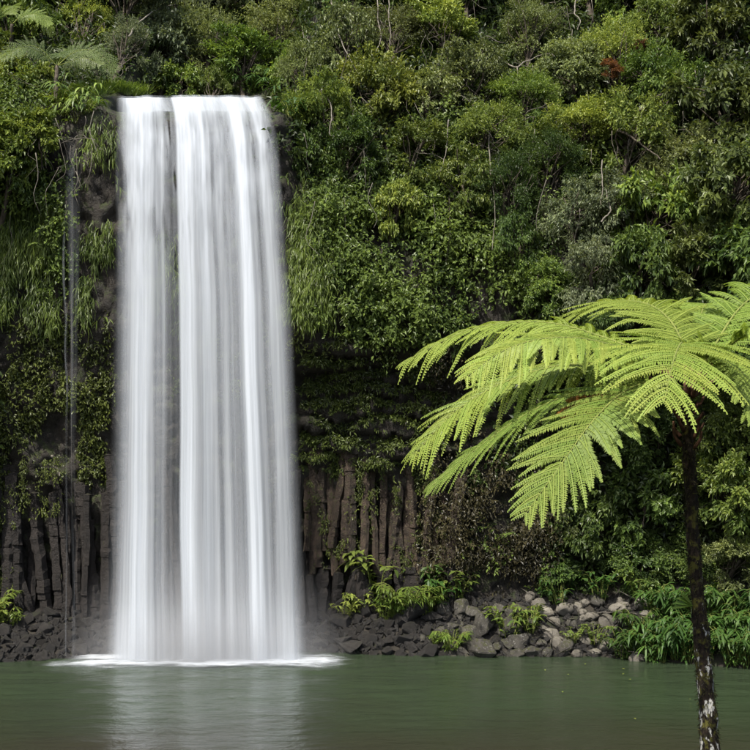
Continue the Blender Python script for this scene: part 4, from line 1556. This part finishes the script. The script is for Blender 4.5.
# fern trunk material: dark fibre, pale lichen lower down, moss on the flank
m, nt, N, Lk, out = new_mat('fern_trunk')
tc = N.new('ShaderNodeTexCoord')
mp = N.new('ShaderNodeMapping')
mp.inputs['Scale'].default_value = (1, 1, 0.45)
Lk.new(tc.outputs['Object'], mp.inputs[0])
na = N.new('ShaderNodeTexNoise')
na.inputs['Scale'].default_value = 45
na.inputs['Detail'].default_value = 6
Lk.new(mp.outputs[0], na.inputs[0])
ra = ramp(N, [(0.3, (0.005, 0.004, 0.003)), (0.55, (0.018, 0.013, 0.009)), (0.75, (0.05, 0.036, 0.024))])
Lk.new(na.outputs[0], ra.inputs[0])
nb = N.new('ShaderNodeTexNoise')
nb.inputs['Scale'].default_value = 24
nb.inputs['Detail'].default_value = 5
nb.inputs['Roughness'].default_value = 0.6
Lk.new(mp.outputs[0], nb.inputs[0])
sx = N.new('ShaderNodeSeparateXYZ')
Lk.new(tc.outputs['Object'], sx.inputs[0])
hz = N.new('ShaderNodeMapRange')          # lichen dies out towards the crown
hz.inputs[1].default_value = 1.2
hz.inputs[2].default_value = 3.0
hz.inputs[3].default_value = 0.0
hz.inputs[4].default_value = 0.16
Lk.new(sx.outputs[2], hz.inputs[0])
sb = N.new('ShaderNodeMath')
sb.operation = 'SUBTRACT'
Lk.new(nb.outputs[0], sb.inputs[0])
Lk.new(hz.outputs[0], sb.inputs[1])
rb = ramp(N, [(0.54, (0, 0, 0)), (0.58, (1, 1, 1))])
Lk.new(sb.outputs[0], rb.inputs[0])
mx = N.new('ShaderNodeMix')
mx.data_type = 'RGBA'
Lk.new(rb.outputs[0], mx.inputs[0])
Lk.new(ra.outputs[0], mx.inputs[6])
mx.inputs[7].default_value = (0.42, 0.41, 0.37, 1)
ncm = N.new('ShaderNodeTexNoise')
ncm.inputs['Scale'].default_value = 17
ncm.inputs['Detail'].default_value = 6
Lk.new(tc.outputs['Object'], ncm.inputs[0])
rc = ramp(N, [(0.53, (0, 0, 0)), (0.62, (1, 1, 1))])
Lk.new(ncm.outputs[0], rc.inputs[0])
mx2 = N.new('ShaderNodeMix')
mx2.data_type = 'RGBA'
Lk.new(rc.outputs[0], mx2.inputs[0])
Lk.new(mx.outputs[2], mx2.inputs[6])
mx2.inputs[7].default_value = (0.07, 0.065, 0.015, 1)
pb = N.new('ShaderNodeBsdfPrincipled')
pb.inputs['Roughness'].default_value = 0.9
pb.inputs['Specular IOR Level'].default_value = 0.15
bp = N.new('ShaderNodeBump')
bp.inputs['Strength'].default_value = 0.8
bp.inputs['Distance'].default_value = 0.02
Lk.new(na.outputs[0], bp.inputs['Height'])
Lk.new(bp.outputs[0], pb.inputs['Normal'])
Lk.new(mx2.outputs[2], pb.inputs['Base Color'])
Lk.new(pb.outputs[0], out.inputs[0])
M['fern_trunk'] = m

FY = 9.0
apex = P(687, 402, FY)
t750 = P(708, 750, FY)
slope = (t750 - apex) / (apex[2] - t750[2])
gz = float(ground_z(t750[0] + 0.05, FY)) - 0.05
foot = apex + slope * (apex[2] - gz)
fern = empty('tree_fern', foot, 'large lime green tree fern with a slender lichen-blotched trunk by the pool', 'tree fern')
pts = spline([foot, foot * 0.66 + apex * 0.34 + [0.015, 0, 0], foot * 0.33 + apex * 0.67 - [0.012, 0, 0], apex], 150) - foot
rad = np.interp(np.linspace(0, 1, 150), [0, 0.1, 0.25, 0.75, 0.93, 1], [0.108, 0.080, 0.067, 0.043, 0.050, 0.036])
V, Q, T = lathe_trunk(pts, rad, 28, 4)
obj('trunk', mesh_from('trunk', V, [Q, T], True), M['fern_trunk'], fern)

# moss and root fibres fringing the trunk
rng = np.random.default_rng(31)
nf = 2600
ti = rng.integers(0, 138, nf)
aa = rng.uniform(0, 6.28, nf)
oo = np.stack([np.cos(aa), np.sin(aa), np.zeros(nf)], -1)
fb = pts[ti] + oo * rad[ti][:, None] * rng.uniform(0.9, 1.05, (nf, 1)) + np.stack([np.zeros(nf), np.zeros(nf), rng.uniform(-0.02, 0.02, nf)], -1)
V, F = leaf_geo(fb, norm(oo * rng.uniform(0.3, 1.0, (nf, 1)) + rng.normal(size=(nf, 3)) * 0.4 + np.array([0, 0, -0.6])), oo + rng.normal(size=(nf, 3)) * 0.3,
                rng.uniform(0.012, 0.042, nf), rng.uniform(0.004, 0.010, nf))
mf = obj('moss_fringe', mesh_from('moss_fringe', V, F, False, {'tint': np.repeat(np.clip(rng.normal(0.3, 0.25, nf), 0, 1), 4)}), M['trunk_moss'], fern)
mf['kind'] = 'stuff'

# old stipe bases bristling below the crown
rng = np.random.default_rng(77)
for i in range(14):
    a = i * 2.4 + rng.normal(0, 0.2)
    o = np.array([math.cos(a), math.sin(a), 0])
    z0 = -0.05 - 0.022 * i
    b = apex - foot + o * 0.045 + [0, 0, z0]
    e = b + o * rng.uniform(0.05, 0.10) + [0, 0, rng.uniform(0.07, 0.16)]
    V, Q, T = tube(spline([b, (b + e) / 2 + o * 0.02, e], 6), np.linspace(0.016, 0.008, 6), 6, 0.1, i)
    obj('stipe_stub', mesh_from('stipe_stub', V, [Q, T], True), M['stipe'], fern)


def A(px, py, dy):
    """point near the fern crown: photo pixel at the fern's distance plus dy metres in depth"""
    return P(px, py, FY + dy)


# fronds: base-to-tip control points (photo pixel, depth offset from the trunk), half width, up hint, droop, material
UPZ = (0, 0, 1)
FR = [
    # name hints: long left fronds, front frond, drooping frond, back and right fronds
    ([(680, 392, 0), (655, 360, 0.15), (600, 336, 0.40), (540, 322, 0.60), (470, 330, 0.75), (400, 364, 0.80)], 0.36, (0, -0.35, 1), 0.62, 'frond'),
    ([(682, 394, 0), (650, 362, -0.10), (600, 342, -0.35), (550, 338, -0.55), (505, 350, -0.72), (465, 378, -0.85)], 0.33, (0.1, -0.45, 1), 0.50, 'frond'),
    ([(680, 396, 0), (640, 374, -0.02), (580, 364, -0.06), (520, 376, -0.12), (460, 408, -0.20), (411, 458, -0.26)], 0.38, (-0.25, -0.35, 1), 0.55, 'frond'),
    ([(681, 398, 0), (645, 382, 0.18), (590, 388, 0.42), (530, 412, 0.62), (475, 450, 0.76), (427, 490, 0.82)], 0.34, (-0.3, -0.25, 1), 0.45, 'frond_shaded'),
    ([(683, 398, 0), (658, 382, -0.25), (624, 392, -0.60), (592, 422, -0.90), (560, 466, -1.08), (524, 516, -1.18)], 0.42, (-0.35, -0.6, 0.8), 0.25, 'frond_shaded'),
    ([(688, 394, 0), (687, 362, -0.15), (683, 344, -0.50), (678, 348, -0.95), (671, 370, -1.35), (664, 403, -1.60)], 0.54, (0, -0.5, 1), 0.32, 'frond'),
    ([(686, 392, 0), (684, 350, 0.15), (668, 318, 0.45), (640, 302, 0.75), (598, 304, 1.0), (554, 327, 1.15)], 0.42, (0, -0.3, 1), 0.35, 'frond'),
    ([(690, 392, 0), (715, 345, 0.2), (745, 303, 0.5), (790, 280, 0.75), (845, 282, 0.9), (905, 310, 1.0)], 0.46, (0, -0.35, 1), 0.32, 'frond'),
    ([(692, 394, 0), (725, 350, -0.15), (760, 328, -0.35), (805, 325, -0.55), (855, 345, -0.7), (900, 385, -0.8)], 0.46, (0.1, -0.35, 1), 0.32, 'frond'),
    ([(692, 396, 0), (708, 366, -0.2), (730, 360, -0.5), (752, 376, -0.8), (768, 408, -1.0), (778, 448, -1.15)], 0.44, (0.4, -0.5, 0.8), 0.25, 'frond_shaded'),
    ([(688, 392, 0), (696, 340, 0.3), (702, 312, 0.75), (706, 304, 1.2), (708, 312, 1.6), (710, 335, 1.9)], 0.46, (0, -0.1, 1), 0.32, 'frond'),
    ([(692, 396, 0), (730, 372, 0.2), (780, 365, 0.45), (830, 385, 0.65), (880, 425, 0.8), (920, 470, 0.9)], 0.42, (0.2, 0, 1), 0.32, 'frond'),
]
for fi, (pp, W, up, dr, mt) in enumerate(FR):
    ctrl = [A(*q) - foot for q in pp]
    c, rad, pin = frond_parts(ctrl, W, 35, up, dr, 400 + fi, nl=36, pin_w=0.0165, pin_l=0.052)
    V, Q, T = tube(c, rad * 0.85, 6)
    fr = obj('frond', mesh_from('rachis', V, [Q, T], True), M['rachis'], fern)
    stp = tube(c[:14], np.linspace(0.021, 0.011, 14), 6)
    obj('stipe', mesh_from('stipe', stp[0], [stp[1], stp[2]], True), M['stipe'], fr)
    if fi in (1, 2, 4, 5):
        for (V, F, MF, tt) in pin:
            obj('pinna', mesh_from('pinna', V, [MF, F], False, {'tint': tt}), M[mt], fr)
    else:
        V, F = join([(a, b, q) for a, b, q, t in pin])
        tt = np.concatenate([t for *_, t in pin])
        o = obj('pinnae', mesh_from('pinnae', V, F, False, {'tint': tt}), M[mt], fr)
        o['kind'] = 'stuff'
# a dying frond hanging inside the crown
ctrl = [A(*q) - foot for q in [(683, 400, 0), (650, 388, -0.1), (615, 388, -0.25), (585, 398, -0.38), (560, 414, -0.45)]]
c, rad, pin = frond_parts(ctrl, 0.16, 13, (0, -0.6, 1), 0.5, 499, nl=12, start=0.35)
V, Q, T = tube(c, rad * 0.8, 6)
fr = obj('frond', mesh_from('rachis', V, [Q, T], True), M['stipe'], fern, label='withered orange frond')
V, F = join([(a, b, q) for a, b, q, t in pin])
o = obj('pinnae', mesh_from('pinnae', V, F, False, {'tint': np.concatenate([t for *_, t in pin])}), M['frond_dead'], fr)
o['kind'] = 'stuff'

# sprout on the trunk
b = P(693, 606, FY - 0.08)
sp = empty('sprout', b, 'small yellow-green sprout growing from the tree fern trunk', 'sprout')
for i, (dx, dz) in enumerate(((-0.16, 0.04), (-0.12, 0.07), (-0.14, -0.005), (-0.08, 0.08))):
    V, F = blade_geo(np.array([[0, 0, 0.0]]), np.array([[dx, -0.03, dz + 0.03]]), np.array([[0, -0.5, 1.0]]), 0.19, 0.05, 0.3)
    obj('leaf', mesh_from('leaf', V, F, False, {'tint': np.full(6, 0.7)}), M['lime'], sp)


def far_fern(px, py, az_list, Lf, label, mat):
    p0 = on_wall(px, py, 2.4)
    base = on_wall(px, py + 45, -0.1)
    root = empty('tree_fern', base, label, 'tree fern')
    c0 = p0 - base
    V, Q, T = tube(spline([np.zeros(3), c0 * 0.5 + [0, -0.1, 0], c0], 20), np.linspace(0.10, 0.06, 20), 8, 0.1)
    obj('trunk', mesh_from('trunk', V, [Q, T], True), M['bark'], root)
    for i, (az, ri) in enumerate(az_list):
        d = np.array([math.sin(az), -math.cos(az), 0])
        ctrl = [c0, c0 + d * 0.3 * Lf + [0, 0, ri * Lf], c0 + d * 0.65 * Lf + [0, 0, ri * Lf * 1.05], c0 + d * Lf + [0, 0, ri * Lf * 0.3 - 0.15 * Lf]]
        c, rad, pin = frond_parts(ctrl, 0.27 * Lf, 18, (0, -1.0, 0.7), 0.25, 600 + i, nl=10, pin_w=0.035, pin_l=0.085)
        V, Q, T = tube(c, rad, 5)
        fr = obj('frond', mesh_from('rachis', V, [Q, T], True), M['rachis'], root)
        V, F = join([(a, b, q) for a, b, q, t in pin])
        o = obj('pinnae', mesh_from('pinnae', V, F, False, {'tint': np.concatenate([t for *_, t in pin])}), M[mat], fr)
        o['kind'] = 'stuff'


far_fern(57, 66, [(1.5, 0.22), (1.0, 0.02), (0.3, 0.02), (2.1, 0.3), (-0.8, 0.15), (-1.6, 0.3), (2.9, 0.35)], 2.0, 'pale tree fern spreading over the cliff edge above the thin trickles', 'palefrond')
far_fern(12, 24, [(1.3, 0.15), (0.3, 0.2), (-1.0, 0.3), (2.2, 0.3)], 1.5, 'smaller green tree fern behind the pale one in the forest', 'leaf_green')

# ------------------------------------------------------------------ flecks on the pool, litter near the camera
rng = np.random.default_rng(5)
for i, (px, py) in enumerate(((586, 666), (569, 677), (622, 671), (624, 676), (690, 702), (634, 721), (631, 682), (562, 694), (545, 672))):
    Y = CAM_H * FPX / (py - HOR)
    X = (px - 375) / FPX * Y
    V, F = leaf_geo(np.array([[0, 0, 0.0]]), np.array([[rng.normal(), rng.normal(), 0.0]]), np.array([[0, 0, 1.0]]), 0.10, 0.06, 0.1, 0.1)
    o = obj('floating_leaf', mesh_from('floating_leaf', V, F, False, {'tint': np.full(4, 0.9)}), M['leaf_yellow'],
            label='small yellow fallen leaf floating on the pool', cat='leaf', group='leaves floating on the pool')
    o.location = (X, Y, 0.075)

# low grass on the near bank
n = 14000
X, Y = rng.uniform(-12, 12, n), rng.uniform(-3, 19, n)
B = np.stack([X, Y, ground_z(X, Y)], -1)
V, F = blade_geo(B, norm(rng.normal(size=(n, 3)) * 0.5 + [0, 0, 1.0]), rand_dirs(n, rng), rng.uniform(0.12, 0.32, n), 0.02, 0.4)
obj('grass', mesh_from('grass', V, F, False, {'tint': np.repeat(rng.random(n), 6)}), M['hang'], kind='stuff',
    label='short grass on the near bank under the tree fern', cat='grass')
